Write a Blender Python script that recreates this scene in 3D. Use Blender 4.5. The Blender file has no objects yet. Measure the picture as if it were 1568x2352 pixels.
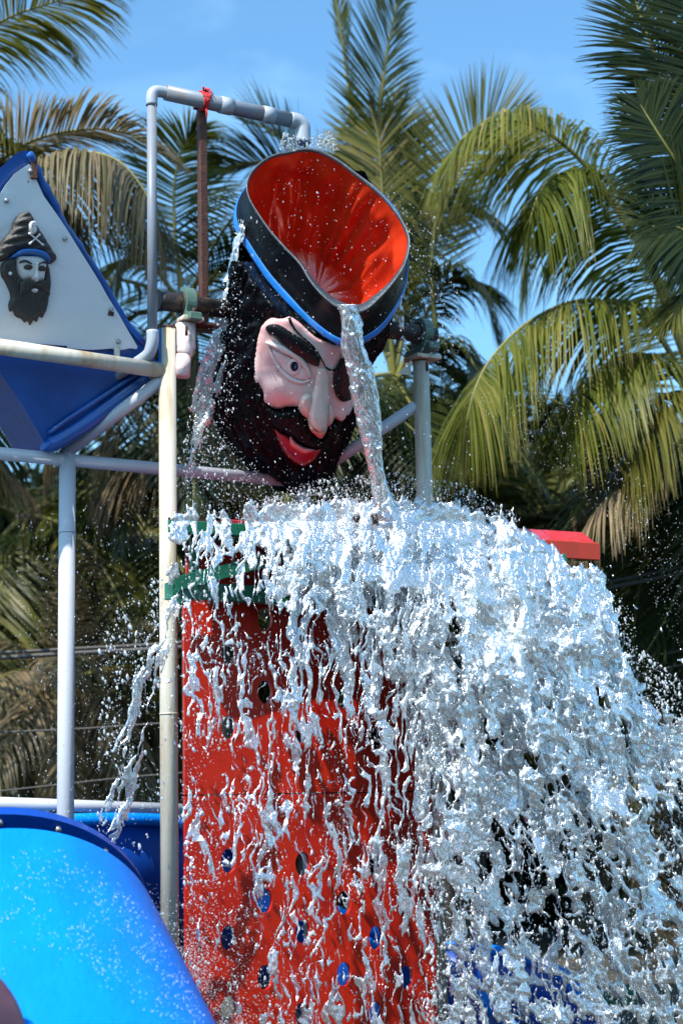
import bpy, math, random
import numpy as np
from mathutils import Vector, Matrix
from mathutils.geometry import delaunay_2d_cdt

random.seed(7)
RNG = np.random.default_rng(11)
R = math.radians
scene = bpy.context.scene
COL = scene.collection

# ------------------------------------------------------------------ camera
W0, H0 = 1568.0, 2352.0            # measuring grid of the photograph
F = 4000.0                         # focal length in that grid
PITCH = math.atan(674 / F)
ROLL = R(1.2)
CAM = np.array([0.0, 0.0, 1.6])
_f = np.array([0, math.cos(PITCH), math.sin(PITCH)])
_u0 = np.array([0, -math.sin(PITCH), math.cos(PITCH)])
_r0 = np.array([1.0, 0, 0])
_u = math.cos(ROLL) * _u0 + math.sin(ROLL) * _r0
_r = math.cos(ROLL) * _r0 - math.sin(ROLL) * _u0
cd = bpy.data.cameras.new('camera')
cam = bpy.data.objects.new('camera', cd)
COL.objects.link(cam)
cam.matrix_world = Matrix(((_r[0], _u[0], -_f[0], CAM[0]), (_r[1], _u[1], -_f[1], CAM[1]),
                           (_r[2], _u[2], -_f[2], CAM[2]), (0, 0, 0, 1)))
cd.sensor_fit = 'HORIZONTAL'
cd.sensor_width = 36
cd.lens = F / W0 * 36
cd.clip_start = 0.1
cd.clip_end = 3000
cd.dof.use_dof = True
cd.dof.focus_distance = 11.5
cd.dof.aperture_fstop = 1.9
scene.camera = cam

# ------------------------------------------------------------------ sky, sun, exposure
SUN_EL, SUN_AZ = R(52), R(-143)      # azimuth measured from +Y towards +X
sun_dir = Vector((math.sin(SUN_AZ) * math.cos(SUN_EL), math.cos(SUN_AZ) * math.cos(SUN_EL), math.sin(SUN_EL)))
world = bpy.data.worlds.new('World')
scene.world = world
world.use_nodes = True
nt = world.node_tree
nt.nodes.clear()
w_out = nt.nodes.new('ShaderNodeOutputWorld')
w_bg = nt.nodes.new('ShaderNodeBackground')
w_sky = nt.nodes.new('ShaderNodeTexSky')
w_sky.sky_type = 'NISHITA'
w_sky.sun_disc = False
w_sky.sun_elevation = SUN_EL
w_sky.sun_rotation = SUN_AZ
w_sky.altitude = 0
w_sky.air_density = 1.0
w_sky.dust_density = 1.5
w_sky.ozone_density = 1.6
w_bg.inputs['Strength'].default_value = 0.15
# thin high wisps of cloud over the whole sky
w_tc = nt.nodes.new('ShaderNodeTexCoord')
w_map = nt.nodes.new('ShaderNodeMapping')
w_map.inputs['Scale'].default_value = (2.2, 2.2, 5.0)
w_n = nt.nodes.new('ShaderNodeTexNoise')
w_n.inputs['Scale'].default_value = 2.6
w_n.inputs['Detail'].default_value = 7
w_n.inputs['Roughness'].default_value = 0.55
w_n.inputs['Distortion'].default_value = 0.8
w_r = nt.nodes.new('ShaderNodeValToRGB')
w_r.color_ramp.elements[0].position = 0.48
w_r.color_ramp.elements[0].color = (0, 0, 0, 1)
w_r.color_ramp.elements[1].position = 0.85
w_r.color_ramp.elements[1].color = (0.28, 0.28, 0.28, 1)
w_mix = nt.nodes.new('ShaderNodeMixRGB')
w_mix.inputs['Color2'].default_value = (6.5, 7.2, 8.2, 1)
nt.links.new(w_tc.outputs['Generated'], w_map.inputs['Vector'])
nt.links.new(w_map.outputs['Vector'], w_n.inputs['Vector'])
nt.links.new(w_n.outputs['Fac'], w_r.inputs['Fac'])
nt.links.new(w_r.outputs['Color'], w_mix.inputs['Fac'])
nt.links.new(w_sky.outputs['Color'], w_mix.inputs['Color1'])
w_tint = nt.nodes.new('ShaderNodeMixRGB')
w_tint.blend_type = 'MULTIPLY'
w_tint.inputs['Fac'].default_value = 1.0
w_tint.inputs['Color2'].default_value = (0.66, 1.02, 1.15, 1)
nt.links.new(w_mix.outputs['Color'], w_tint.inputs['Color1'])
nt.links.new(w_tint.outputs['Color'], w_bg.inputs['Color'])
nt.links.new(w_bg.outputs['Background'], w_out.inputs['Surface'])

sd = bpy.data.lights.new('sun', 'SUN')
sd.energy = 4.8
sd.angle = R(0.5)
sd.color = (1.0, 0.95, 0.86)
sun = bpy.data.objects.new('sun', sd)
COL.objects.link(sun)
sun.location = (-6, -6, 20)
sun.rotation_euler = sun_dir.to_track_quat('Z', 'Y').to_euler()

scene.view_settings.view_transform = 'Standard'
scene.view_settings.look = 'None'
scene.view_settings.gamma = 1
scene.view_settings.use_curve_mapping = False
scene.view_settings.exposure = 0.7
scene.render.engine = 'CYCLES'
cy = scene.cycles
cy.max_bounces = 9
cy.diffuse_bounces = 2
cy.glossy_bounces = 3
cy.transmission_bounces = 7
cy.transparent_max_bounces = 18
cy.caustics_reflective = False
cy.caustics_refractive = False
cy.sample_clamp_indirect = 6
cy.use_denoising = True

# ------------------------------------------------------------------ projection helpers
def ray(px, py):
    px = np.asarray(px, float)[..., None]
    py = np.asarray(py, float)[..., None]
    return _f + (px - W0 / 2) / F * _r - (py - H0 / 2) / F * _u

def P(px, py, Y):
    """the point of the place seen at grid position px, py at Y metres ahead"""
    d = ray(px, py)
    return CAM + d * (np.asarray(Y, float)[..., None] / d[..., 1:2])

def pix(p):
    d = np.asarray(p, float) - CAM
    z = d @ _f
    return W0 / 2 + F * (d @ _r) / z, H0 / 2 - F * (d @ _u) / z

YAW = R(28.5)
s_dir = np.array([math.cos(YAW), math.sin(YAW), 0])      # along the shaft, to the right and away
g_dir = np.array([math.sin(YAW), -math.cos(YAW), 0])     # where the bucket faces
L0 = P(385, 1000, 11.2)
UPZ = np.array([0, 0, 1.0])

def S(px, py, off=0.0):
    """the point seen at px, py on the structure's upright plane, moved off metres to its front"""
    d = ray(px, py)
    num = ((L0 + g_dir * off) - CAM) @ g_dir
    return CAM + d * (num / (d @ g_dir))[..., None]

def V(p):
    return Vector((float(p[0]), float(p[1]), float(p[2])))

# ------------------------------------------------------------------ materials
def mat(name, color, rough=0.5, metal=0.0, var=0.0, vscale=6.0, bump=0.0, bscale=40.0, spec=0.5,
        dirt=None, dscale=3.0, dthr=(0.55, 0.75), stretch=(1, 1, 1), coat=0.0, detail=5):
    m = bpy.data.materials.new(name)
    m.use_nodes = True
    n = m.node_tree.nodes
    l = m.node_tree.links
    b = n['Principled BSDF']
    b.inputs['Roughness'].default_value = rough
    b.inputs['Metallic'].default_value = metal
    b.inputs['Specular IOR Level'].default_value = spec
    b.inputs['Coat Weight'].default_value = coat
    b.inputs['Coat Roughness'].default_value = 0.08
    tc = n.new('ShaderNodeTexCoord')
    mp = n.new('ShaderNodeMapping')
    mp.inputs['Scale'].default_value = stretch
    l.new(tc.outputs['Object'], mp.inputs['Vector'])
    src = None
    rgb = n.new('ShaderNodeRGB')
    rgb.outputs[0].default_value = (*color, 1)
    src = rgb.outputs[0]
    if var > 0:
        nz = n.new('ShaderNodeTexNoise')
        nz.inputs['Scale'].default_value = vscale
        nz.inputs['Detail'].default_value = detail
        l.new(mp.outputs['Vector'], nz.inputs['Vector'])
        hs = n.new('ShaderNodeHueSaturation')
        mr = n.new('ShaderNodeMapRange')
        mr.inputs['From Min'].default_value = 0.25
        mr.inputs['From Max'].default_value = 0.75
        mr.inputs['To Min'].default_value = 1 - var
        mr.inputs['To Max'].default_value = 1 + var
        l.new(nz.outputs['Fac'], mr.inputs['Value'])
        l.new(mr.outputs['Result'], hs.inputs['Value'])
        l.new(src, hs.inputs['Color'])
        src = hs.outputs['Color']
        mr2 = n.new('ShaderNodeMapRange')
        mr2.inputs['To Min'].default_value = max(0.02, rough - 0.12)
        mr2.inputs['To Max'].default_value = min(1, rough + 0.12)
        l.new(nz.outputs['Fac'], mr2.inputs['Value'])
        l.new(mr2.outputs['Result'], b.inputs['Roughness'])
    if dirt is not None:
        nz = n.new('ShaderNodeTexNoise')
        nz.inputs['Scale'].default_value = dscale
        nz.inputs['Detail'].default_value = 8
        nz.inputs['Roughness'].default_value = 0.65
        l.new(mp.outputs['Vector'], nz.inputs['Vector'])
        mr = n.new('ShaderNodeMapRange')
        mr.inputs['From Min'].default_value = dthr[0]
        mr.inputs['From Max'].default_value = dthr[1]
        l.new(nz.outputs['Fac'], mr.inputs['Value'])
        mx = n.new('ShaderNodeMixRGB')
        mx.inputs['Color2'].default_value = (*dirt, 1)
        l.new(mr.outputs['Result'], mx.inputs['Fac'])
        l.new(src, mx.inputs['Color1'])
        src = mx.outputs['Color']
    l.new(src, b.inputs['Base Color'])
    if bump > 0:
        nz = n.new('ShaderNodeTexNoise')
        nz.inputs['Scale'].default_value = bscale
        nz.inputs['Detail'].default_value = 4
        l.new(mp.outputs['Vector'], nz.inputs['Vector'])
        bp = n.new('ShaderNodeBump')
        bp.inputs['Strength'].default_value = bump
        bp.inputs['Distance'].default_value = 0.02
        l.new(nz.outputs['Fac'], bp.inputs['Height'])
        l.new(bp.outputs['Normal'], b.inputs['Normal'])
    return m

M = {}
M['white_paint'] = mat('white_paint', (0.52, 0.49, 0.42), 0.42, var=0.08, vscale=5, bump=0.12, bscale=30,
                       dirt=(0.34, 0.22, 0.10), dscale=8, dthr=(0.48, 0.72), stretch=(1, 1, 0.14))
M['white_clean'] = mat('white_clean', (0.45, 0.47, 0.53), 0.38, var=0.06, vscale=4, bump=0.06, bscale=25,
                       dirt=(0.45, 0.42, 0.38), dscale=4, dthr=(0.62, 0.85), stretch=(1, 1, 0.3))
M['pink_primer'] = mat('pink_primer', (0.72, 0.56, 0.55), 0.5, var=0.12, vscale=12, bump=0.2, bscale=40,
                       dirt=(0.25, 0.12, 0.06), dscale=14, dthr=(0.58, 0.72))
M['pvc'] = mat('pvc_grey', (0.20, 0.23, 0.28), 0.4, var=0.1, vscale=6, spec=0.35,
               dirt=(0.20, 0.15, 0.12), dscale=6, dthr=(0.48, 0.75))
M['pvc_light'] = mat('pvc_light', (0.34, 0.38, 0.44), 0.36, var=0.06, vscale=9)
M['rust'] = mat('rusty_steel', (0.075, 0.030, 0.022), 0.7, 0.3, var=0.4, vscale=18, bump=0.4, bscale=90,
                dirt=(0.20, 0.07, 0.03), dscale=11, dthr=(0.55, 0.75))
M['shaft'] = mat('worn_shaft', (0.035, 0.028, 0.028), 0.5, 0.4, var=0.4, vscale=14, bump=0.3, bscale=70,
                 dirt=(0.22, 0.10, 0.05), dscale=7, dthr=(0.55, 0.72))
M['bearing'] = mat('bearing_green', (0.085, 0.145, 0.115), 0.45, var=0.2, vscale=20, bump=0.15, bscale=60,
                   dirt=(0.05, 0.04, 0.03), dscale=15, dthr=(0.6, 0.8))
M['plate'] = mat('chipped_plate', (0.62, 0.56, 0.46), 0.6, var=0.15, vscale=25, bump=0.5, bscale=60,
                 dirt=(0.20, 0.09, 0.04), dscale=20, dthr=(0.5, 0.7))
M['red_tie'] = mat('red_cloth', (0.55, 0.02, 0.02), 0.8, var=0.2, vscale=40, bump=0.5, bscale=120)
M['red_panel'] = mat('red_panel', (0.50, 0.020, 0.006), 0.32, var=0.14, vscale=3, bump=0.05, bscale=16, coat=0.0, spec=0.25,
                     dirt=(0.34, 0.008, 0.005), dscale=2.5, dthr=(0.45, 0.7))
M['red_roof'] = mat('red_roof', (0.66, 0.03, 0.05), 0.3, var=0.1, vscale=8, bump=0.25, bscale=30, coat=0.3)
M['orange_edge'] = mat('orange_red_edge', (0.42, 0.035, 0.012), 0.4, var=0.15, vscale=8, stretch=(1, 1, 0.2))
M['green_beam'] = mat('green_beam', (0.006, 0.13, 0.07), 0.35, var=0.2, vscale=8, bump=0.1, bscale=30,
                      dirt=(0.004, 0.04, 0.03), dscale=6, dthr=(0.5, 0.75))
M['slide_blue'] = mat('slide_blue', (0.002, 0.22, 0.76), 0.42, var=0.14, vscale=2.2, bump=0.25, bscale=22, coat=0.0, spec=0.08,
                      dirt=(0.002, 0.18, 0.74), dscale=1.6, dthr=(0.4, 0.7), stretch=(1.5, 1, .5))
M['slide_dark'] = mat('slide_dark_blue', (0.004, 0.06, 0.36), 0.35, var=0.15, vscale=3, bump=0.1, bscale=18, coat=0.0, spec=0.3)
M['sail_blue'] = mat('sail_bucket_blue', (0.004, 0.08, 0.34), 0.35, var=0.35, vscale=3, bump=0.25, bscale=9, coat=0.2,
                     dirt=(0.07, 0.15, 0.42), dscale=3.2, dthr=(0.62, 0.7), stretch=(1, 1, .5))
M['sail_white'] = mat('sail_white', (0.72, 0.75, 0.79), 0.35, var=0.05, vscale=3, bump=0.15, bscale=7,
                      dirt=(0.48, 0.46, 0.44), dscale=4.5, dthr=(0.62, 0.85))
M['band_blue'] = mat('band_blue', (0.012, 0.17, 0.58), 0.3, var=0.15, vscale=8, bump=0.1, bscale=30, coat=0.3)
M['hat_black'] = mat('hat_black', (0.003, 0.003, 0.005), 0.30, var=0.3, vscale=5, bump=0.3, bscale=12, spec=0.18)
M['rim_grey'] = mat('rim_grey', (0.035, 0.045, 0.06), 0.4, var=0.35, vscale=14, bump=0.2, bscale=40,
                    dirt=(0.3, 0.3, 0.28), dscale=30, dthr=(0.62, 0.72))
M['inside_red'] = mat('bucket_inside_red', (0.54, 0.035, 0.010), 0.24, var=0.16, vscale=3.5, bump=0.3, bscale=5, coat=0.5,
                      dirt=(0.40, 0.015, 0.006), dscale=3, dthr=(0.45, 0.75))
M['hair'] = mat('hair_black', (0.0022, 0.0026, 0.004), 0.3, var=0.4, vscale=14, bump=0.9, bscale=34, coat=0.0, spec=0.13,
                stretch=(1, 1, 0.3))
M['skin'] = mat('skin_pink', (0.84, 0.44, 0.43), 0.35, var=0.07, vscale=4, bump=0.05, bscale=20, coat=0.2,
                dirt=(0.84, 0.68, 0.67), dscale=3.0, dthr=(0.42, 0.60))
M['nose_skin'] = mat('nose_skin', (0.78, 0.58, 0.52), 0.35, var=0.08, vscale=6, coat=0.2,
                     dirt=(0.62, 0.50, 0.38), dscale=7, dthr=(0.55, 0.75))
M['nose_tip'] = mat('nose_tip', (0.72, 0.30, 0.25), 0.35, var=0.2, vscale=20)
M['lid'] = mat('eyelid_pale', (0.80, 0.62, 0.60), 0.35, var=0.05, vscale=8, coat=0.2)
M['gloss_black'] = mat('gloss_black', (0.005, 0.005, 0.007), 0.25, var=0.3, vscale=10, bump=0.4, bscale=26, coat=0.0, spec=0.2,
                       stretch=(1, 1, .5))
M['lips'] = mat('lips_red', (0.30, 0.008, 0.016), 0.25, var=0.15, vscale=10, coat=0.4)
M['tongue'] = mat('tongue_pink', (0.72, 0.26, 0.28), 0.3, var=0.1, vscale=12, coat=0.3)
M['plaque_black'] = mat('plaque_black', (0.045, 0.040, 0.036), 0.55, var=0.3, vscale=20, bump=0.5, bscale=50,
                        dirt=(0.3, 0.27, 0.23), dscale=26, dthr=(0.64, 0.74))
M['plaque_white'] = mat('plaque_white', (0.68, 0.66, 0.66), 0.5, var=0.1, vscale=25)
M['brown_eye'] = mat('eye_brown', (0.05, 0.02, 0.015), 0.3)
M['purple'] = mat('mauve_rim', (0.12, 0.055, 0.075), 0.4, var=0.2, vscale=9)
M['maroon'] = mat('maroon_dark', (0.05, 0.008, 0.015), 0.4, var=0.2, vscale=9)
M['cable'] = mat('cable_dark', (0.05, 0.045, 0.045), 0.6, var=0.2, vscale=10)
M['bolt'] = mat('bolt_steel', (0.35, 0.35, 0.36), 0.4, 0.7, var=0.2, vscale=60)
M['ground'] = mat('ground_concrete', (0.055, 0.05, 0.04), 0.8, var=0.3, vscale=0.6, bump=0.3, bscale=8,
                  dirt=(0.025, 0.025, 0.018), dscale=0.4, dthr=(0.45, 0.7))
M['trunk'] = mat('palm_trunk', (0.10, 0.075, 0.055), 0.85, var=0.35, vscale=5, bump=0.8, bscale=14, stretch=(1, 1, 5))

def leaf_mat(name, c1, c2, dead, dead_lo=0.58, trans=0.35):
    m = bpy.data.materials.new(name)
    m.use_nodes = True
    n = m.node_tree.nodes
    l = m.node_tree.links
    b = n['Principled BSDF']
    b.inputs['Roughness'].default_value = 0.45
    b.inputs['Specular IOR Level'].default_value = 0.28
    at = n.new('ShaderNodeAttribute')
    at.attribute_name = 'tint'
    r = n.new('ShaderNodeValToRGB')
    e = r.color_ramp.elements
    e[0].position = 0.0
    e[0].color = (*c1, 1)
    e[1].position = 1.0
    e[1].color = (*dead, 1)
    k = e.new(dead_lo)
    k.color = (*c2, 1)
    l.new(at.outputs['Fac'], r.inputs['Fac'])
    l.new(r.outputs['Color'], b.inputs['Base Color'])
    t = n.new('ShaderNodeBsdfTranslucent')
    hs = n.new('ShaderNodeHueSaturation')
    hs.inputs['Value'].default_value = 1.5
    l.new(r.outputs['Color'], hs.inputs['Color'])
    l.new(hs.outputs['Color'], t.inputs['Color'])
    mx = n.new('ShaderNodeMixShader')
    mx.inputs['Fac'].default_value = trans
    l.new(b.outputs['BSDF'], mx.inputs[1])
    l.new(t.outputs['BSDF'], mx.inputs[2])
    l.new(mx.outputs['Shader'], n['Material Output'].inputs['Surface'])
    return m

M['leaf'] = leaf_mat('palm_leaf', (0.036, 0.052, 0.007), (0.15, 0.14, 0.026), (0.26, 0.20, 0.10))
M['leaf_sun'] = leaf_mat('palm_leaf_sunny', (0.034, 0.058, 0.008), (0.15, 0.17, 0.028), (0.36, 0.26, 0.09), trans=0.45)  # brighter yellow-green copy of leaf: the backlit look is put into its colour
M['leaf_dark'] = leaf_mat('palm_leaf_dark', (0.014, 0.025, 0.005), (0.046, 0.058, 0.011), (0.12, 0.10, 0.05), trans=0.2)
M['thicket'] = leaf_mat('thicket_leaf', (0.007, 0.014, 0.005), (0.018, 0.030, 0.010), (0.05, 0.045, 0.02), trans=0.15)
M['leaf_dry'] = leaf_mat('palm_leaf_dry', (0.09, 0.085, 0.032), (0.20, 0.16, 0.09), (0.30, 0.22, 0.14), dead_lo=0.45, trans=0.3)
M['rachis'] = mat('palm_rachis', (0.16, 0.15, 0.035), 0.5, var=0.25, vscale=4)

def water_mat(name, foam_light, foam_light_scale, bump=0.6, bscale=60.0, fil=0.075, clear=0.7, zs=0.45):
    m = bpy.data.materials.new(name)
    m.use_nodes = True
    n = m.node_tree.nodes
    l = m.node_tree.links
    n.remove(n['Principled BSDF'])
    tc = n.new('ShaderNodeTexCoord')
    mp = n.new('ShaderNodeMapping')
    mp.inputs['Scale'].default_value = (1, 1, zs)
    l.new(tc.outputs['Object'], mp.inputs['Vector'])
    nz = n.new('ShaderNodeTexNoise')
    nz.inputs['Scale'].default_value = bscale
    nz.inputs['Detail'].default_value = 3
    nz.inputs['Roughness'].default_value = 0.6
    nz.inputs['Distortion'].default_value = 0.6
    l.new(mp.outputs['Vector'], nz.inputs['Vector'])
    bp = n.new('ShaderNodeBump')
    bp.inputs['Strength'].default_value = bump
    bp.inputs['Distance'].default_value = 0.012
    l.new(nz.outputs['Fac'], bp.inputs['Height'])
    # air streaks plus painted caustic light: lines where a warped noise crosses its middle
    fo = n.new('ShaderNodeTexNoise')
    fo.inputs['Scale'].default_value = foam_light_scale
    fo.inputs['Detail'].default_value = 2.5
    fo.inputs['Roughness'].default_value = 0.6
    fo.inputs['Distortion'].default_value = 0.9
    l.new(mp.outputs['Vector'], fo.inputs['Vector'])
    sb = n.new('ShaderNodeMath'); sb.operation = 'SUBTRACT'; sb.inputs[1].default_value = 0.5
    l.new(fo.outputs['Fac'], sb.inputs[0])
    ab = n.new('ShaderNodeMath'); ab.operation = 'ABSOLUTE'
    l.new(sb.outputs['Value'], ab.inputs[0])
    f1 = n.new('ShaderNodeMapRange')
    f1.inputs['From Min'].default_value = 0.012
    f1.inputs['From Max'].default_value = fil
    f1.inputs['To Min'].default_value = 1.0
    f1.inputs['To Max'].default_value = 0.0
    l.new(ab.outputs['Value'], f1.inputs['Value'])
    fl_ = n.new('ShaderNodeTexNoise')         # where the water carries more or fewer of these white lines
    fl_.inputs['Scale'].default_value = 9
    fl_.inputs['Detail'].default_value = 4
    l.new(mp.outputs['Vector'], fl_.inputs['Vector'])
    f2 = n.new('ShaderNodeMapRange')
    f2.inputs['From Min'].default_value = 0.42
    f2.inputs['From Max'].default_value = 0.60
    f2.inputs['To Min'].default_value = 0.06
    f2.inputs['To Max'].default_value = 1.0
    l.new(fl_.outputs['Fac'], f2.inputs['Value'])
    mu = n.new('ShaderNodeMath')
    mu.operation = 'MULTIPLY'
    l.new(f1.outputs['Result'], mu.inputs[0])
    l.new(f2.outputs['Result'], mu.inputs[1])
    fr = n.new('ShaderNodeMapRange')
    fr.inputs['To Min'].default_value = foam_light[0]
    fr.inputs['To Max'].default_value = foam_light[1]
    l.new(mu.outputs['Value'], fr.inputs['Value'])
    refr = n.new('ShaderNodeBsdfRefraction')
    refr.inputs['IOR'].default_value = 1.33
    refr.inputs['Roughness'].default_value = 0.04
    refr.inputs['Color'].default_value = (0.97, 0.985, 1, 1)
    tr = n.new('ShaderNodeBsdfTransparent')
    tr.inputs['Color'].default_value = (0.97, 0.985, 1, 1)
    mx0 = n.new('ShaderNodeMixShader')
    mx0.inputs['Fac'].default_value = clear
    l.new(refr.outputs['BSDF'], mx0.inputs[1])
    l.new(tr.outputs['BSDF'], mx0.inputs[2])
    gl = n.new('ShaderNodeBsdfGlossy')
    gl.inputs['Roughness'].default_value = 0.20
    gl.inputs['Color'].default_value = (1, 1, 1, 1)
    fz = n.new('ShaderNodeFresnel')
    fz.inputs['IOR'].default_value = 1.95
    mx1 = n.new('ShaderNodeMixShader')
    l.new(fz.outputs['Fac'], mx1.inputs['Fac'])
    l.new(mx0.outputs['Shader'], mx1.inputs[1])
    l.new(gl.outputs['BSDF'], mx1.inputs[2])
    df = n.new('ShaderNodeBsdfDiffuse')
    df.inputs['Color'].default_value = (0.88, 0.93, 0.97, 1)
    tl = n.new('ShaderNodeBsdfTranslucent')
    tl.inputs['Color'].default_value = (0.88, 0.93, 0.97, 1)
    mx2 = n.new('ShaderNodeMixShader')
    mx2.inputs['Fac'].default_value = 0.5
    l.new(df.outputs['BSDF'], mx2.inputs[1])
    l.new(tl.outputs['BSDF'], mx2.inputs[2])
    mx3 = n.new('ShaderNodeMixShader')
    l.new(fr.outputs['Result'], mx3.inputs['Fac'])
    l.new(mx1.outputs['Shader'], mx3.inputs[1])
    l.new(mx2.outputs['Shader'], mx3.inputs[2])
    for s in (refr, gl, fz, df):
        l.new(bp.outputs['Normal'], s.inputs['Normal'])
    l.new(mx3.outputs['Shader'], n['Material Output'].inputs['Surface'])
    return m

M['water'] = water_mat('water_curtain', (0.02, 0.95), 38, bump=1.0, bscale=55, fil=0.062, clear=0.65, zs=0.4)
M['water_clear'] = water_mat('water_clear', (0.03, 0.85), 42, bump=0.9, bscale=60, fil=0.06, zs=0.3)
M['water_bright'] = water_mat('water_bright', (0.03, 0.95), 48, bump=1.0, bscale=55, fil=0.06, clear=0.6, zs=0.28)
M['drops'] = water_mat('water_drops', (0.5, 0.9), 60, bump=0.2, fil=0.2)

# ------------------------------------------------------------------ mesh helpers
def new_obj(name, verts, faces, m, parent=None, smooth=True, loc=None):
    """verts in place coordinates; the object's origin is put at loc (or the parent's place)"""
    me = bpy.data.meshes.new(name)
    v = np.asarray(verts, float)
    o = bpy.data.objects.new(name, me)
    org = np.zeros(3)
    if parent is not None:
        org = np.array(parent['_org'], float) if '_org' in parent.keys() else np.zeros(3)
    elif loc is not None:
        org = np.asarray(loc, float)
        o.location = org
        o['_org'] = [float(c) for c in org]
    v = v - org
    if isinstance(faces, np.ndarray):
        k = faces.shape[1]
        me.vertices.add(len(v))
        me.vertices.foreach_set('co', v.astype(np.float32).ravel())
        me.loops.add(faces.size)
        me.loops.foreach_set('vertex_index', faces.astype(np.int32).ravel())
        me.polygons.add(len(faces))
        me.polygons.foreach_set('loop_start', np.arange(0, faces.size, k, dtype=np.int32))
        me.polygons.foreach_set('loop_total', np.full(len(faces), k, np.int32))
        me.update(calc_edges=True)
        me.validate()
    else:
        me.from_pydata(v.tolist(), [], faces)
    if smooth:
        me.polygons.foreach_set('use_smooth', [True] * len(me.polygons))
    me.materials.append(m)
    COL.objects.link(o)
    if parent is not None:
        o.parent = parent
        if '_org' in parent.keys():
            o['_org'] = list(parent['_org'])
    return o

def thing(name, label, cat, loc, group=None):
    o = bpy.data.objects.new(name, None)
    o.empty_display_size = 0.1
    o.location = V(loc)
    o['_org'] = [float(c) for c in loc]
    o['label'] = label
    o['category'] = cat
    if group:
        o['group'] = group
    COL.objects.link(o)
    return o

def tag(o, label=None, cat=None, group=None, kind=None):
    if label: o['label'] = label
    if cat: o['category'] = cat
    if group: o['group'] = group
    if kind: o['kind'] = kind
    return o

def frames(path):
    p = np.asarray(path, float)
    t = np.gradient(p, axis=0)
    t /= np.linalg.norm(t, axis=1)[:, None] + 1e-12
    up = np.array([0, 0, 1.0]) if abs(t[0][2]) < 0.9 else np.array([0, 1.0, 0])
    n = np.cross(t[0], up); n /= np.linalg.norm(n)
    N = []
    for k in range(len(p)):
        n = n - t[k] * (n @ t[k]); n /= np.linalg.norm(n) + 1e-12
        N.append(n.copy())
    N = np.array(N)
    return t, N, np.cross(t, N)

def tube_geo(path, rad, seg=16, caps=True):
    p = np.asarray(path, float)
    rad = np.broadcast_to(np.asarray(rad, float), (len(p),))
    t, n, b = frames(p)
    a = np.linspace(0, 2 * math.pi, seg, endpoint=False)
    v = (p[:, None, :] + rad[:, None, None] * (np.cos(a)[None, :, None] * n[:, None, :] + np.sin(a)[None, :, None] * b[:, None, :])).reshape(-1, 3)
    f = []
    for k in range(len(p) - 1):
        for j in range(seg):
            j2 = (j + 1) % seg
            f.append((k * seg + j, k * seg + j2, (k + 1) * seg + j2, (k + 1) * seg + j))
    if caps:
        f.append(tuple(range(seg - 1, -1, -1)))
        f.append(tuple((len(p) - 1) * seg + j for j in range(seg)))
    return v, f

def tube(name, path, rad, m, parent=None, seg=16, caps=True, loc=None):
    v, f = tube_geo(path, rad, seg, caps)
    o = new_obj(name, v, f, m, parent, True, loc)
    sharp_ends(o)
    return o

def sharp_ends(o):
    me = o.data
    for p in me.polygons:
        if len(p.vertices) > 6:
            p.use_smooth = False

def merge(geos):
    vs, fs, k = [], [], 0
    for v, f in geos:
        v = np.asarray(v, float)
        vs.append(v)
        fs += [tuple(i + k for i in q) for q in f]
        k += len(v)
    return np.vstack(vs), fs

def box_geo(c, ax, ay, az, hx, hy, hz, bev=0.0):
    c = np.asarray(c, float)
    ax, ay, az = (np.asarray(q, float) for q in (ax, ay, az))
    if bev <= 0:
        pts = [c + sx * hx * ax + sy * hy * ay + sz * hz * az for sz in (-1, 1) for sy in (-1, 1) for sx in (-1, 1)]
        return np.array(pts), [(0, 2, 3, 1), (4, 5, 7, 6), (0, 1, 5, 4), (2, 6, 7, 3), (0, 4, 6, 2), (1, 3, 7, 5)]
    v, f = [], []
    def ring(z, ex, ey):
        i = len(v)
        for sx, sy in ((-1, -1), (1, -1), (1, 1), (-1, 1)):
            x, y = sx * ex, sy * ey
            if sx * sy > 0:
                seq = [(x, y - sy * bev), (x - sx * bev, y)]
            else:
                seq = [(x - sx * bev, y), (x, y - sy * bev)]
            if (sx, sy) in ((-1, -1), (1, 1)):
                seq = [(x, y - sy * bev), (x - sx * bev, y)]
            for (xx, yy) in seq:
                v.append(c + xx * ax + yy * ay + z * az)
        return list(range(i, i + 8))
    r = [ring(-hz, hx - bev, hy - bev), ring(-hz + bev, hx, hy), ring(hz - bev, hx, hy), ring(hz, hx - bev, hy - bev)]
    for a, b in zip(r[:-1], r[1:]):
        for j in range(8):
            f.append((a[j], a[(j + 1) % 8], b[(j + 1) % 8], b[j]))
    f.append(tuple(reversed(r[0]))); f.append(tuple(r[3]))
    return np.array(v), f

def box(name, c, ax, ay, az, hx, hy, hz, m, parent=None, bev=0.0, loc=None):
    v, f = box_geo(c, ax, ay, az, hx, hy, hz, bev)
    return new_obj(name, v, f, m, parent, False, loc)

def beam(name, a, b, hw, hh, m, parent=None, side=None, bev=0.004):
    a, b = np.asarray(a, float), np.asarray(b, float)
    t = b - a
    L = np.linalg.norm(t); t /= L
    side = np.asarray(side if side is not None else np.cross(t, UPZ), float)
    side = side - t * (side @ t); side /= np.linalg.norm(side)
    return box(name, (a + b) / 2, t, side, np.cross(t, side), L / 2, hw, hh, m, parent, bev)

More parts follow.
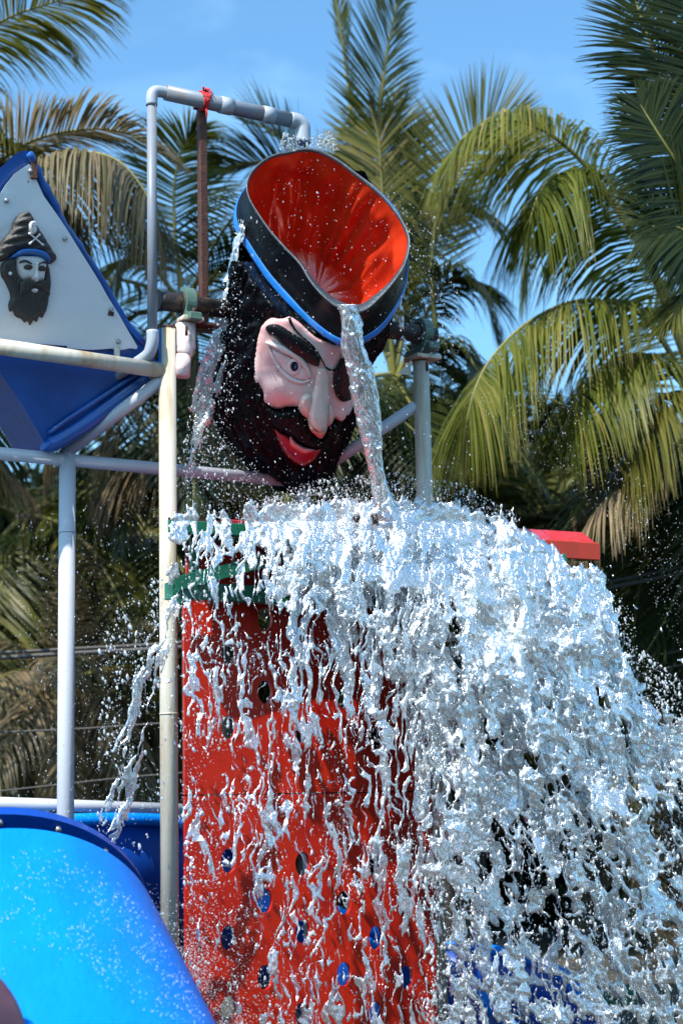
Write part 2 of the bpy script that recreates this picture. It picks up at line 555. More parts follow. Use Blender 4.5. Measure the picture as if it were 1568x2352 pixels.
def catmull(pts, n, closed=False):
    p = np.asarray(pts, float)
    k = len(p)
    out = []
    segs = k if closed else k - 1
    per = max(2, int(math.ceil(n / segs)))
    for i in range(segs):
        if closed:
            p0, p1, p2, p3 = p[(i - 1) % k], p[i], p[(i + 1) % k], p[(i + 2) % k]
        else:
            p1, p2 = p[i], p[i + 1]
            p0 = p[i - 1] if i > 0 else 2 * p1 - p2
            p3 = p[i + 2] if i + 2 < k else 2 * p2 - p1
        for t in np.linspace(0, 1, per, endpoint=False):
            out.append(0.5 * (2 * p1 + (p2 - p0) * t + (2 * p0 - 5 * p1 + 4 * p2 - p3) * t * t + (3 * p1 - p0 - 3 * p2 + p3) * t ** 3))
    if not closed:
        out.append(p[-1])
    return np.array(out)

def in_poly(x, y, poly):
    inside = np.zeros(x.shape, bool)
    px, py = poly[:, 0], poly[:, 1]
    j = len(poly) - 1
    for i in range(len(poly)):
        c = ((py[i] > y) != (py[j] > y)) & (x < (px[j] - px[i]) * (y - py[i]) / (py[j] - py[i] + 1e-12) + px[i])
        inside ^= c
        j = i
    return inside

def poly_dist(x, y, poly):
    d = np.full(x.shape, 1e9)
    for i in range(len(poly)):
        a, b = poly[i], poly[(i + 1) % len(poly)]
        ab = b - a
        t = np.clip(((x - a[0]) * ab[0] + (y - a[1]) * ab[1]) / (ab @ ab + 1e-12), 0, 1)
        d = np.minimum(d, np.hypot(x - a[0] - t * ab[0], y - a[1] - t * ab[1]))
    return d

def tri_fill(outer, holes, step):
    """triangles of an outline with holes, with inner points every step"""
    outer = np.asarray(outer, float)
    x0, y0 = outer.min(0); x1, y1 = outer.max(0)
    gx, gy = np.meshgrid(np.arange(x0 + step / 2, x1, step), np.arange(y0 + step / 2, y1, step))
    gx[::2] += step / 2
    gx, gy = gx.ravel(), gy.ravel()
    ok = in_poly(gx, gy, outer) & (poly_dist(gx, gy, outer) > step * 0.5)
    for h in holes:
        ok &= ~in_poly(gx, gy, h) & (poly_dist(gx, gy, h) > step * 0.4)
    pts = [Vector((float(a), float(b))) for a, b in outer]
    edges = [(i, (i + 1) % len(outer)) for i in range(len(outer))]
    for h in holes:
        k = len(pts)
        pts += [Vector((float(a), float(b))) for a, b in h]
        edges += [(k + i, k + (i + 1) % len(h)) for i in range(len(h))]
    pts += [Vector((float(a), float(b))) for a, b in zip(gx[ok], gy[ok])]
    vs, es, fs, *_ = delaunay_2d_cdt(pts, edges, [], 0, 1e-6)
    vs = np.array([(q[0], q[1]) for q in vs])
    cen = np.array([vs[list(f)].mean(0) for f in fs])
    keep = in_poly(cen[:, 0], cen[:, 1], outer)
    for h in holes:
        keep &= ~in_poly(cen[:, 0], cen[:, 1], h)
    return vs, [tuple(f) for f, k in zip(fs, keep) if k]

def patch(name, outline, pos, base, H, wid, m, parent, step=5.0, sink=8.0, hfun=None, smooth_out=60):
    """a raised cushion with the given outline lying on the surface base(x, y); pos(x, y, z) gives the place"""
    outer = catmull(outline, smooth_out, True) if smooth_out else np.asarray(outline, float)
    vs, fs = tri_fill(outer, [], step)
    d = poly_dist(vs[:, 0], vs[:, 1], outer)
    q = np.clip(d / wid, 0, 1)
    h = H * np.sqrt(np.clip(1 - (1 - q) ** 2, 0, 1))
    if hfun is not None:
        h = hfun(vs[:, 0], vs[:, 1], q, h)
    z = base(vs[:, 0], vs[:, 1]) + np.where(d < 1e-3, -sink, h)
    v = pos(vs[:, 0], vs[:, 1], z)
    fs2 = []
    for f in fs:
        a, b, c = (vs[i] for i in f[:3])
        if (b[0] - a[0]) * (c[1] - a[1]) - (b[1] - a[1]) * (c[0] - a[0]) > 0:
            f = tuple(reversed(f))
        fs2.append(f)
    return new_obj(name, v, fs2, m, parent)

def prism_geo(outline, holes, pos_front, pos_back, step=1e9):
    """a solid sheet: outline with holes, both faces and every edge wall"""
    vs, fs = tri_fill(outline, holes, step)
    n = len(vs)
    vf = pos_front(vs[:, 0], vs[:, 1]); vb = pos_back(vs[:, 0], vs[:, 1])
    faces = []
    count = {}
    for f in fs:
        a, b, c = (vs[i] for i in f[:3])
        if (b[0] - a[0]) * (c[1] - a[1]) - (b[1] - a[1]) * (c[0] - a[0]) > 0:
            f = tuple(reversed(f))
        faces.append(f); faces.append(tuple(i + n for i in reversed(f)))
        for i in range(len(f)):
            e = (f[i], f[(i + 1) % len(f)])
            count[e] = 1
    for (a, b) in count:
        if (b, a) not in count:
            faces.append((b, a, a + n, b + n))
    return np.vstack([vf, vb]), faces

# value noise on plain arrays
def _hash2(seed, shape):
    return np.random.default_rng(seed).random(shape).astype(np.float32)

def vnoise(x, y, seed):
    x = np.asarray(x, np.float32); y = np.asarray(y, np.float32)
    T = _hash2(seed, (256, 256))
    xi = np.floor(x).astype(int); yi = np.floor(y).astype(int)
    fx = x - xi; fy = y - yi
    fx = fx * fx * fx * (fx * (fx * 6 - 15) + 10); fy = fy * fy * fy * (fy * (fy * 6 - 15) + 10)
    a = T[yi % 256, xi % 256]; b = T[yi % 256, (xi + 1) % 256]
    c = T[(yi + 1) % 256, xi % 256]; d = T[(yi + 1) % 256, (xi + 1) % 256]
    return (a * (1 - fx) + b * fx) * (1 - fy) + (c * (1 - fx) + d * fx) * fy

def fbm(x, y, seed, oct=4, gain=0.5):
    s, a, tot = 0, 1.0, 0
    for o in range(oct):
        s = s + a * vnoise(x * 2 ** o + 17.3 * o, y * 2 ** o + 9.1 * o, seed + o)
        tot += a
        a *= gain
    return s / tot

def ridged(x, y, seed, oct=2):
    s, a, tot = 0, 1.0, 0
    for o in range(oct):
        s = s + a * (1 - np.abs(2 * vnoise(x * 2 ** o + 5.7 * o, y * 2 ** o + 3.3 * o, seed + o) - 1))
        tot += a
        a *= 0.5
    return s / tot

def smooth01(a, b, x):
    t = np.clip((x - a) / (b - a), 0, 1)
    return t * t * (3 - 2 * t)

# ------------------------------------------------------------------ ground
gs = 60.0
o = new_obj('ground', [(-400, -60, -0.05), (400, -60, -0.05), (400, 900, -0.05), (-400, 900, -0.05)], [(0, 1, 2, 3)], M['ground'])
tag(o, 'dark wet ground under the water play structure', 'ground', kind='structure')


# ------------------------------------------------------------------ welded pipe frame
def drop_to(p, z=-0.05):
    q = np.array(p, float); q[2] = z
    return q

PR = 0.058
lp_top = S(384, 752, 0)
rp_top = S(966, 832, 0)
frame = thing('pipe_frame', 'white painted welded pipe frame with two tall posts carrying the pirate bucket', 'frame', drop_to(lp_top))

def pipe_part(name, a, b, r, m, parent, n=2, seg=18):
    a, b = np.asarray(a, float), np.asarray(b, float)
    return tube(name, [a + (b - a) * t for t in np.linspace(0, 1, n)], r, m, parent, seg)

post = pipe_part('post', drop_to(lp_top), lp_top, PR, M['white_paint'], frame)
# open pipe end and blue paint left on the back of the post
a = np.linspace(0, 2 * math.pi, 24, endpoint=False)
ring = lambda c, r, z: np.array([c + np.array([r * math.cos(t), r * math.sin(t), z]) for t in a])
v = np.vstack([ring(lp_top, PR + .001, -.012), ring(lp_top, PR + .002, .004), ring(lp_top, PR - .012, .004), ring(lp_top, PR - .012, -.01)])
f = [(k * 24 + j, k * 24 + (j + 1) % 24, (k + 1) * 24 + (j + 1) % 24, (k + 1) * 24 + j) for k in range(3) for j in range(24)]
new_obj('pipe_end', v, f, M['rust'], post)
aa = np.linspace(R(150), R(235), 9)
v = [lp_top + np.array([(PR + .002) * math.cos(t), (PR + .002) * math.sin(t), z]) for z in (-.015, -.30) for t in aa]
f = [(j, j + 1, 9 + j + 1, 9 + j) for j in range(8)]
new_obj('paint_stripe', v, f, M['band_blue'], post)
for yy in (1640,):
    c = P(392, yy, lp_top[1]); c[:2] = lp_top[:2]
    pipe_part('weld_ring', c - UPZ * .006, c + UPZ * .006, PR + .003, M['white_paint'], post)
post = pipe_part('post', drop_to(rp_top), rp_top, PR, M['white_paint'], frame)
# rails and braces
OFB = -0.55
railA0, railA1 = S(-60, 787, 0.0), lp_top + np.array([0, 0, 0])
railA1 = S(372, 851, 0)
pipe_part('rail', railA0, railA1, 0.052, M['white_paint'], frame)
rB0, rB1 = S(-60, 1036, OFB), S(700, 1108, OFB)
pipe_part('rail', rB0, rB1, 0.043, M['white_clean'], frame)
tp = S(155, 1045, OFB)
thin = pipe_part('post', drop_to(tp), tp + UPZ * .03, 0.056, M['white_clean'], frame)
c = tp.copy(); c[2] = P(155, 1222, tp[1])[2]
pipe_part('weld_ring', c - UPZ * .006, c + UPZ * .006, 0.060, M['white_clean'], thin)
pipe_part('brace', S(372, 872, -.02), S(150, 1040, OFB), 0.043, M['white_clean'], frame)
pipe_part('brace', S(955, 932, -.02), S(700, 1105, OFB), 0.043, M['white_clean'], frame)
cpst = S(697, 1120, OFB)
pipe_part('post', drop_to(cpst), cpst + UPZ * .05, 0.05, M['white_clean'], frame)
# bearing bracket beside the left post, cap plate on the right post
br = S(426, 745, 0.03)
v, f = merge([tube_geo([br, br - UPZ * .16, br - UPZ * .20 - s_dir * .01, br - UPZ * .22 - s_dir * .02], [.068, .068, .060, .052], 18),
              tube_geo([br - UPZ * .215 - s_dir * .02, br - UPZ * .36 - s_dir * .03], [.055, .055], 18)])
o = new_obj('bearing_bracket', v, f, M['pink_primer'], frame); sharp_ends(o)
box('cap_plate', S(431, 738, 0.03), s_dir, g_dir, UPZ, .075, .10, .014, M['plate'], frame, .003)
box('cap_plate', S(970, 824, 0.0), s_dir, g_dir, UPZ, .10, .10, .014, M['plate'], frame, .003)
for (px, py) in ((428, 760), (980, 842)):
    c = S(px, py, .12)
    pipe_part('bolt', c - UPZ * .03, c + UPZ * .035, .010, M['rust'], frame, seg=8)
b0 = S(938, 838, .0)
v, f = prism_geo(np.array([(914, 858), (944, 826), (944, 862)], float), [], lambda x, y: S(x, y, .02), lambda x, y: S(x, y, -.02))
new_obj('gusset', v, f, M['white_paint'], frame, False)

# ------------------------------------------------------------------ grey supply pipe, rusty prop, tie
sp0 = S(350, 800, 0.06)
supply = thing('supply_pipe', 'grey plastic water supply pipe arching over the pirate bucket', 'pipe', sp0)
SR = 0.033
e1 = S(350, 205, .06)
e1b = sp0.copy(); e1b[2] = e1[2]
e2 = S(694, 281, .06); e2[2] = max(e2[2], 0)
hdir = (e2 - e1b); hdir /= np.linalg.norm(hdir)
def elbow(c, d_in, d_out, r, name='elbow'):
    """bend between two runs that meet at c"""
    pts = [c - d_in * .115, c - d_in * .07, c - d_in * .030 + d_out * .006, c - d_in * .006 + d_out * .030, c + d_out * .07, c + d_out * .115]
    pts = catmull(pts, 15)
    rr = np.full(len(pts), r); 
    return tube(name, pts, rr, M['pvc_light'], supply, 18)
up = UPZ
pipe_part('pipe', sp0 + up * .06, e1b - up * .08, SR, M['pvc'], supply)
elbow(e1b, up, hdir, SR * 1.2)
HR = .053
pipe_part('pipe', e1b + hdir * .10, e2 - hdir * .08, HR, M['pvc'], supply)
for px in (515, 612):
    t = (px - 350) / (694 - 350)
    c = e1b + (e2 - e1b) * t
    pipe_part('coupling', c - hdir * .045, c + hdir * .045, HR * 1.12, M['pvc_light'], supply)
pts = catmull([e2 - hdir * .10, e2 - hdir * .04, e2 - up * .03 - hdir * .003, e2 - up * .08, e2 - up * .15], 15)
tube('elbow', pts, HR * 1.08, M['pvc_light'], supply, 18)
bdir = np.array([-.75, .65, -.15]); bdir /= np.linalg.norm(bdir)
pts = catmull([sp0 + up * .12, sp0 + up * .05, sp0 + bdir * .03 - up * .02, sp0 + bdir * .10 - up * .04, sp0 + bdir * .2 - up * .05], 15)
tube('elbow', pts, SR * 1.22, M['pvc_light'], supply, 18)
pipe_part('pipe', sp0 + bdir * .19 - up * .05, sp0 + bdir * 1.2 - up * .2, SR, M['pvc'], supply)

rp0, rp1 = S(468, 748, .0), S(463, 248, .0)
prop = thing('rusty_prop', 'rusty brown steel prop holding up the grey supply pipe', 'prop', rp0)
beam('shank', rp0, rp1, .028, .028, M['rust'], prop, s_dir, .005)
box('foot_plate', rp0, s_dir, g_dir, UPZ, .10, .07, .010, M['rust'], prop, .002)
box('foot_plate', rp0 - UPZ * .03 - s_dir * .02, s_dir, UPZ, g_dir, .08, .02, .008, M['rust'], prop, .001)
cl = e1b + (e2 - e1b) * ((463 - 350) / 344.)
v, f = merge([box_geo(rp1 + UPZ * .01, s_dir, g_dir, UPZ, .045, .04, .012), box_geo(rp1 + UPZ * .03 - s_dir * .04, s_dir, g_dir, UPZ, .008, .04, .03),
              box_geo(rp1 + UPZ * .03 + s_dir * .04, s_dir, g_dir, UPZ, .008, .04, .03)])
new_obj('saddle', v, f, M['rust'], prop, False)
ct = cl + hdir * .012
t_, n_, b_ = frames([ct - hdir * .01, ct + hdir * .01])
gs_ = []
for q in range(5):
    ang = np.linspace(0, 2 * math.pi, 22)
    cc = ct + hdir * (q - 2) * .011
    pth = [cc + (HR + .006 + .003 * math.sin(3 * w + q)) * (math.cos(w) * n_[0] + math.sin(w) * b_[0]) + hdir * .012 * math.sin(w + q) for w in ang]
    gs_.append(tube_geo(pth, .008, 6))
for q in range(3):
    gs_.append(tube_geo([ct + UPZ * HR + hdir * .01 * q, ct + UPZ * (HR + .03) + hdir * (.02 * q - .02) + g_dir * .03, ct + UPZ * (HR + .02 - .02 * q) + hdir * (.035 * q - .03) + g_dir * .06], [.008, .007, .004], 6))
gs_.append(tube_geo([ct - UPZ * HR + g_dir * .03, ct - UPZ * (HR + .05) + g_dir * .04, ct - UPZ * (HR + .09) + g_dir * .03], [.007, .007, .004], 6))
v, f = merge(gs_)
o = new_obj('cloth_tie', v, f, M['red_tie'], loc=ct)
tag(o, 'red cloth strip tied around the grey supply pipe', 'tie')

# ------------------------------------------------------------------ bearings
def bearing(px, py, label):
    c = S(px, py, 0.0)
    t = thing('shaft_bearing', label, 'bearing', c - UPZ * .14, 'bearings under the bucket shaft')
    # housing: an arched block with a bore
    pts = []
    for w in np.linspace(R(-38), R(218), 26):
        pts.append((.112 * math.cos(w), .112 * math.sin(w)))
    pts += [(-.105, -.12), (.105, -.12)]
    hole = np.array([(.078 * math.cos(w), .078 * math.sin(w)) for w in np.linspace(0, 2 * math.pi, 24, endpoint=False)])
    fr = lambda off: (lambda x, y: c + np.outer(x, g_dir) + np.outer(y, UPZ) + s_dir * off)
    v, f = prism_geo(np.array(pts), [hole], fr(-.035), fr(.035))
    new_obj('housing', v, f, M['bearing'], t, False)
    box('base', c - UPZ * .122, s_dir, g_dir, UPZ, .045, .17, .026, M['bearing'], t, .006)
    v, f = merge([tube_geo([c - s_dir * .045, c - s_dir * .02], .083, 22), tube_geo([c + s_dir * .02, c + s_dir * .045], .083, 22)])
    o = new_obj('race', v, f, M['shaft'], t); sharp_ends(o)
    for q in (-1, 1):
        b = c - UPZ * .10 + g_dir * .135 * q
        pipe_part('bolt', b, b + UPZ * .035, .014, M['rust'], t, seg=6)
    return t

sh0 = S(364, 690, 0)
def on_shaft(px):
    d = ray(px, 730)
    # place on the shaft line seen at column px
    A = np.array([[d[0], -s_dir[0]], [d[1], -s_dir[1]]])
    b = np.array([sh0[0] - CAM[0], sh0[1] - CAM[1]])
    k = np.linalg.solve(A, b)
    return sh0 + s_dir * k[1]
for px, lab in ((427, 'green shaft bearing on the pink bracket beside the grey supply pipe'), (968, 'green shaft bearing on the chipped plate of the right post')):
    c = on_shaft(px)
    bearing(*pix(c), lab)

# ------------------------------------------------------------------ pirate head bucket
piv = on_shaft(672)
d0 = (piv - CAM) @ _f
MPX = d0 / F
def HP(px, py, z):
    """place seen at px, py, z grid units nearer than the pivot"""
    d = ray(px, py)
    return CAM + d * (d0 - np.asarray(z, float) * MPX)[..., None]
c7 = lambda pts: [(545.4 + x * .2014, 688.9 + y * .2014) for x, y in pts]

head = thing('pirate_head_bucket', 'giant pirate head tipping bucket with black beard, eye patch and open red top', 'tipping bucket', piv)
rows = np.array([(390, 640, 850), (430, 600, 872), (470, 575, 885), (520, 556, 895), (560, 545, 905), (600, 532, 908), (658, 526, 908), (738, 520, 898), (790, 500, 880), (825, 496, 858), (860, 493, 838),
                 (927, 482, 824), (960, 488, 815), (1008, 518, 801), (1050, 553, 779), (1080, 580, 768), (1105, 606, 755),
                 (1122, 636, 738), (1133, 672, 716)], float)
rz_t = np.array([(470, 150), (560, 170), (700, 190), (850, 195), (960, 180), (1030, 150), (1080, 118), (1110, 85), (1133, 40)], float)
def h_l(y): return np.interp(y, rows[:, 0], rows[:, 1])
def h_r(y): return np.interp(y, rows[:, 0], rows[:, 2])
def h_cz(y): return (735 - np.asarray(y, float)) * 0.5
def h_rz(y): return np.interp(y, rz_t[:, 0], rz_t[:, 1])
EXPO = 2.3
def head_z(x, y):
    cx = (h_l(y) + h_r(y)) / 2; rx = (h_r(y) - h_l(y)) / 2
    q = np.clip(np.abs((x - cx) / rx), 0, 0.9995)
    return h_cz(y) + h_rz(y) * (1 - q ** EXPO) ** (1 / EXPO)

NY, NA = 150, 260
yy = np.linspace(390, 1133, NY)
aa = np.linspace(0, 2 * math.pi, NA, endpoint=False)
Yg, Ag = np.meshgrid(yy, aa, indexing='ij')
ca, sa = np.cos(Ag), np.sin(Ag)
ex = np.sign(ca) * np.abs(ca) ** (2 / EXPO); ez = np.sign(sa) * np.abs(sa) ** (2 / EXPO)
wav = Ag * 26 + 2.4 * fbm(Ag * 3, Yg / 60, 41) * 4 + Yg * 0.05 * np.sin(Ag * 2)
loc = 5.0 * np.sin(wav) * (0.4 + fbm(Ag * 5, Yg / 45, 45)) + 14 * (fbm(Ag * 6, Yg / 28, 51) - .5)
curl = 8 * (ridged(Ag * 9 + Yg / 90, Yg / 26, 77) - .5)
amp = loc + curl
cx = (h_l(Yg) + h_r(Yg)) / 2; rx = (h_r(Yg) - h_l(Yg)) / 2
X = cx + (rx + amp * .7) * ex
back = np.maximum(h_rz(Yg), (h_cz(Yg) + 300) * (1 - smooth01(850, 1000, Yg)))
Z = h_cz(Yg) + (np.where(ez > 0, h_rz(Yg), back) + amp - 3) * ez
brim_poly = catmull([(548, 528), (562, 560), (585, 600), (620, 650), (668, 703), (720, 752), (768, 786), (805, 795), (840, 783), (875, 758), (905, 718), (926, 672), (934, 620),
                     (950, 500), (900, 300), (600, 300), (500, 400), (490, 470), (530, 500)], 90, True)
Xh = X.copy()
dB = np.where(in_poly(X, Yg, brim_poly), 0, poly_dist(X, Yg, brim_poly))
tuck = np.where(ez > 0, 1 - smooth01(0, 34, dB), 0)
Z = Z * (1 - tuck) + tuck * np.minimum(Z, 80 + .62 * (Yg - 600) - 6)
v = HP(X, Yg + amp * .4, Z).reshape(-1, 3)
f = [(i * NA + j, i * NA + (j + 1) % NA, (i + 1) * NA + (j + 1) % NA, (i + 1) * NA + j) for i in range(NY - 1) for j in range(NA)]
over = (in_poly(Xh, Yg, brim_poly) & ((ez > -.05) | (Z > 80 + .62 * (Yg - 600) - 60))).ravel()
over |= ((Yg < 600) & (Z > 80 + .62 * (Yg - 600) - 40)).ravel()
f = [q for q in f if not all(over[i] for i in q)]
f.append(tuple(range((NY - 1) * NA, NY * NA)))
new_obj('hair_and_beard', v, f, M['hair'], head)

face_out = c7([(250, 340), (300, 262), (360, 210), (440, 188), (520, 200), (600, 190), (700, 250), (850, 380), (1000, 460), (1150, 500), (1290, 480), (1330, 620),
               (1345, 800), (1350, 1000), (1345, 1130), (1335, 1220), (1290, 1310), (1185, 1390), (1100, 1350), (1000, 1400), (860, 1330), (720, 1240), (600, 1222),
               (500, 1245), (410, 1240), (330, 1200), (290, 1140), (285, 1050), (240, 965), (195, 940), (176, 850), (182, 700), (205, 520)])
sock = np.array(c7([(590, 770)])[0])
def face_h(x, y, q, h):
    # hollow around the eye, rise over the cheek
    dx, dy = (x - sock[0]) / 50, (y - sock[1]) / 36
    h = h - 9 * np.exp(-(dx * dx + dy * dy) * 1.6)
    ch = np.array(c7([(480, 1050)])[0])
    h = h + 10 * np.exp(-(((x - ch[0]) / 45) ** 2 + ((y - ch[1]) / 32) ** 2))
    bw = np.array(c7([(620, 470)])[0])
    t = (x - bw[0]) * .83 + (y - bw[1]) * .56
    n = -(x - bw[0]) * .56 + (y - bw[1]) * .83
    h = h + 9 * np.exp(-(n / 16) ** 2 - (t / 95) ** 2)
    return h
face = patch('face', face_out, HP, head_z, 11, 16, M['skin'], head, 4.0, 14, face_h, 120)
def face_z(x, y):
    return head_z(x, y) + face_h(x, y, 1.0, np.full(np.shape(x), 11.0))

# nose: ridge growing towards the tip, two wings
na, nb = np.array(c7([(925, 780)])[0]), np.array(c7([(945, 1560)])[0])
nd = (nb - na) / np.linalg.norm(nb - na); nl = np.linalg.norm(nb - na); nn = np.array([-nd[1], nd[0]])
nose_out = c7([(905, 770), (880, 860), (862, 1000), (820, 1120), (790, 1250), (795, 1380), (825, 1480), (880, 1540), (945, 1585), (995, 1540), (1030, 1440),
               (1045, 1250), (1052, 1000), (1045, 860), (1000, 780)])
def nose_h(x, y, q, h):
    t = ((x - na[0]) * nd[0] + (y - na[1]) * nd[1]) / nl
    w = ((x - na[0]) * nn[0] + (y - na[1]) * nn[1])
    hh = 10 + 66 * np.clip(t, 0, 1) ** 1.25
    hh = np.where(t > .86, hh * (1 - .35 * np.clip((t - .86) / .16, 0, 1) ** 2), hh)
    return hh * np.sqrt(np.clip(1 - (1 - q) ** 2, 0, 1))
nose = patch('nose', nose_out, HP, face_z, 50, 19, M['nose_skin'], head, 2.6, 12, nose_h, 90)
def wing_h(x, y, q, h): return h
for out_, H_ in (([(800, 1060), (730, 1090), (692, 1160), (692, 1235), (722, 1300), (775, 1345), (830, 1370), (870, 1250), (860, 1110)], 38),
                 ([(1045, 1180), (1080, 1210), (1102, 1290), (1095, 1370), (1065, 1425), (1030, 1445), (1010, 1350), (1015, 1240)], 26)):
    patch('nostril', c7(out_), HP, face_z, H_, 17, M['nose_skin'], nose, 2.6, 12, None, 60)
def tip_h(x, y, q, h): return nose_h(x, y, np.clip(q * .35 + .62, 0, 1), h) + 1.5
patch('nose_tip', c7([(815, 1440), (850, 1450), (900, 1490), (950, 1500), (1000, 1480), (1022, 1460), (990, 1535), (945, 1572), (885, 1532), (835, 1490)]), HP, face_z, 40, 10,
      M['nose_tip'], nose, 2.4, -24, tip_h, 60)

# eyebrow, strap, patch
patch('eyebrow', c7([(312, 325), (345, 282), (430, 264), (520, 298), (640, 375), (740, 438), (850, 528), (930, 610), (952, 680), (915, 765), (815, 730), (735, 675),
                     (625, 622), (525, 530), (435, 448), (360, 402)]), HP, face_z, 13, 9, M['gloss_black'], head, 3.0, 6, None, 90)
strap_pts = catmull(c7([(585, 200), (625, 290), (700, 385), (850, 520), (940, 640), (1000, 755), (1070, 803), (1120, 795)]), 40)
t2 = np.gradient(strap_pts, axis=0); t2 /= np.linalg.norm(t2, axis=1)[:, None]
nn2 = np.stack([-t2[:, 1], t2[:, 0]], 1)
wd = np.interp(np.linspace(0, 1, len(strap_pts)), [0, .3, .7, 1], [4.5, 3.2, 3.0, 4.5])[:, None]
outl = np.vstack([strap_pts + nn2 * wd, (strap_pts - nn2 * wd)[::-1]])
patch('strap', outl, HP, face_z, 5, 3, M['gloss_black'], head, 2.6, 6, None, 0)
ptch = patch('eye_patch', c7([(1098, 800), (1130, 735), (1180, 650), (1250, 570), (1300, 600), (1330, 760), (1338, 900), (1338, 1050), (1295, 1140), (1200, 1166), (1130, 1112),
                      (1090, 1010), (1080, 910)]), HP, face_z, 15, 14, M['gloss_black'], head, 3.0, 6, None, 70)

# eye: ball, iris ring, pupil, lids
def flat_z(x, y): return face_z(x, y)
eye = patch('eyeball', c7([(385, 570), (480, 590), (600, 640), (720, 720), (800, 800), (835, 900), (760, 925), (650, 905), (540, 830), (450, 730)]), HP, flat_z, 9, 22, M['skin'], head, 3.0, 4, None, 70)
el = lambda cx_, cy_, rx_, ry_: [(cx_ + rx_ * math.cos(w), cy_ + ry_ * math.sin(w)) for w in np.linspace(0, 2 * math.pi, 16, endpoint=False)]
patch('iris_ring', c7(el(645, 765, 92, 108)), HP, flat_z, 11, 5, M['lid'], eye, 2.4, 2, None, 60)
patch('iris', c7(el(645, 765, 76, 92)), HP, flat_z, 12.5, 4, M['skin'], eye, 2.4, 2, None, 60)
patch('pupil', c7(el(648, 757, 58, 72)), HP, flat_z, 16, 7, M['gloss_black'], eye, 2.4, 2, None, 60)
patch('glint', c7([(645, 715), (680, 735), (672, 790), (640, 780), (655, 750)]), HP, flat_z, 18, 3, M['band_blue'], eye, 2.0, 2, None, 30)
def lid(pts, r, lift):
    p = catmull(c7(pts), 30)
    n = len(p)
    rr = r * np.sin(np.linspace(0.12, math.pi - .12, n)) ** .6
    tube('eyelid', HP(p[:, 0], p[:, 1], face_z(p[:, 0], p[:, 1]) + lift), rr * MPX, M['lid'], head, 10)
lid([(320, 480), (400, 505), (520, 555), (650, 625), (760, 730), (840, 890)], 8.5, 5)
lid([(350, 520), (395, 630), (450, 740), (530, 840), (640, 915), (740, 938), (838, 905)], 5.0, 4)

# mouth and moustache
patch('lips', c7([(408, 1448), (480, 1500), (560, 1540), (620, 1598), (700, 1650), (850, 1700), (955, 1690), (940, 1745), (880, 1832), (800, 1884), (735, 1897), (640, 1852),
                  (540, 1762), (468, 1632)]), HP, head_z, 17, 14, M['lips'], head, 3.0, 8, None, 80)
patch('tongue', c7([(598, 1550), (680, 1625), (760, 1675), (875, 1705), (835, 1742), (760, 1762), (655, 1714), (590, 1652)]), HP, head_z, 25, 9, M['tongue'], head, 2.6, 2, None, 60)
def mous_h(x, y, q, h): return h + 3.5 * np.sin(x * .9 + 5 * fbm(x / 18, y / 30, 5))
patch('moustache', c7([(330, 1210), (420, 1250), (520, 1255), (620, 1235), (720, 1262), (800, 1380), (840, 1490), (940, 1590), (1000, 1560), (1060, 1430), (1120, 1400), (1150, 1500),
                       (1050, 1640), (960, 1690), (850, 1690), (740, 1650), (650, 1595), (560, 1530), (470, 1480), (405, 1440), (350, 1330)]), HP, head_z, 30, 24, M['hair'], head, 3.2, 8, mous_h, 90)

# hat: brim loop, rim loop, wall, blue band, lip and the red inside
rim_px = [(566, 425), (575, 398), (598, 373), (630, 355), (660, 349), (700, 341), (735, 346), (775, 366), (810, 392), (850, 422), (885, 455), (915, 493), (935, 530), (940, 565),
          (928, 610), (902, 650), (868, 688), (838, 712), (808, 716), (775, 705), (742, 680), (712, 645), (688, 605), (655, 570), (620, 530), (592, 490), (572, 455)]
brim_px = [(548, 528), (562, 560), (585, 600), (620, 650), (668, 703), (720, 752), (768, 786), (805, 795), (840, 783), (875, 758), (905, 718), (926, 672), (934, 620), (930, 565),
           (905, 500), (850, 440), (780, 395), (700, 378), (620, 400), (570, 450), (550, 490)]
KP = 0.62
rim_c, brim_c = np.array([755., 528.]), np.array([742., 590.])
def loop_by_angle(pts, c, n):
    p = catmull(pts, 600, True)
    w = np.arctan2(p[:, 1] - c[1], p[:, 0] - c[0])
    r = np.hypot(p[:, 0] - c[0], p[:, 1] - c[1])
    o_ = np.argsort(w)
    ws = np.linspace(-math.pi, math.pi, n, endpoint=False)
    rr = np.interp(ws, w[o_], r[o_], period=2 * math.pi)
    return np.stack([c[0] + rr * np.cos(ws), c[1] + rr * np.sin(ws)], 1), ws
NH = 144
rim, ws = loop_by_angle(rim_px, rim_c, NH)
brim, _ = loop_by_angle(brim_px, brim_c, NH)
rim_z = 128 + KP * (rim[:, 1] - 525)
brim_z = 80 + KP * (brim[:, 1] - 600)
out_dir = np.column_stack([np.cos(ws), np.sin(ws), np.sin(ws) * KP])
rim3 = np.column_stack([rim, rim_z])
brim3 = np.column_stack([brim, brim_z]) + out_dir * (13 * smooth01(-.05, -.5, np.sin(ws)))[:, None]
def ring_obj(name, rings, m, parent, close=True):
    k = len(rings)
    allp = np.vstack(rings)
    v = HP(allp[:, 0], allp[:, 1], allp[:, 2])
    f = [(i * NH + j, (i + 1) * NH + j, (i + 1) * NH + (j + 1) % NH, i * NH + (j + 1) % NH) for i in range(k - 1) for j in range(NH)]
    return new_obj(name, v, f, m, parent)
lerp3 = lambda t, o=0: brim3 * (1 - t) + rim3 * t + out_dir * o
wavy = lambda t: (fbm(np.cos(ws) * 2 + 3, np.sin(ws) * 2 + t * 2 + 3, 8) - .5)[:, None] * out_dir * 9
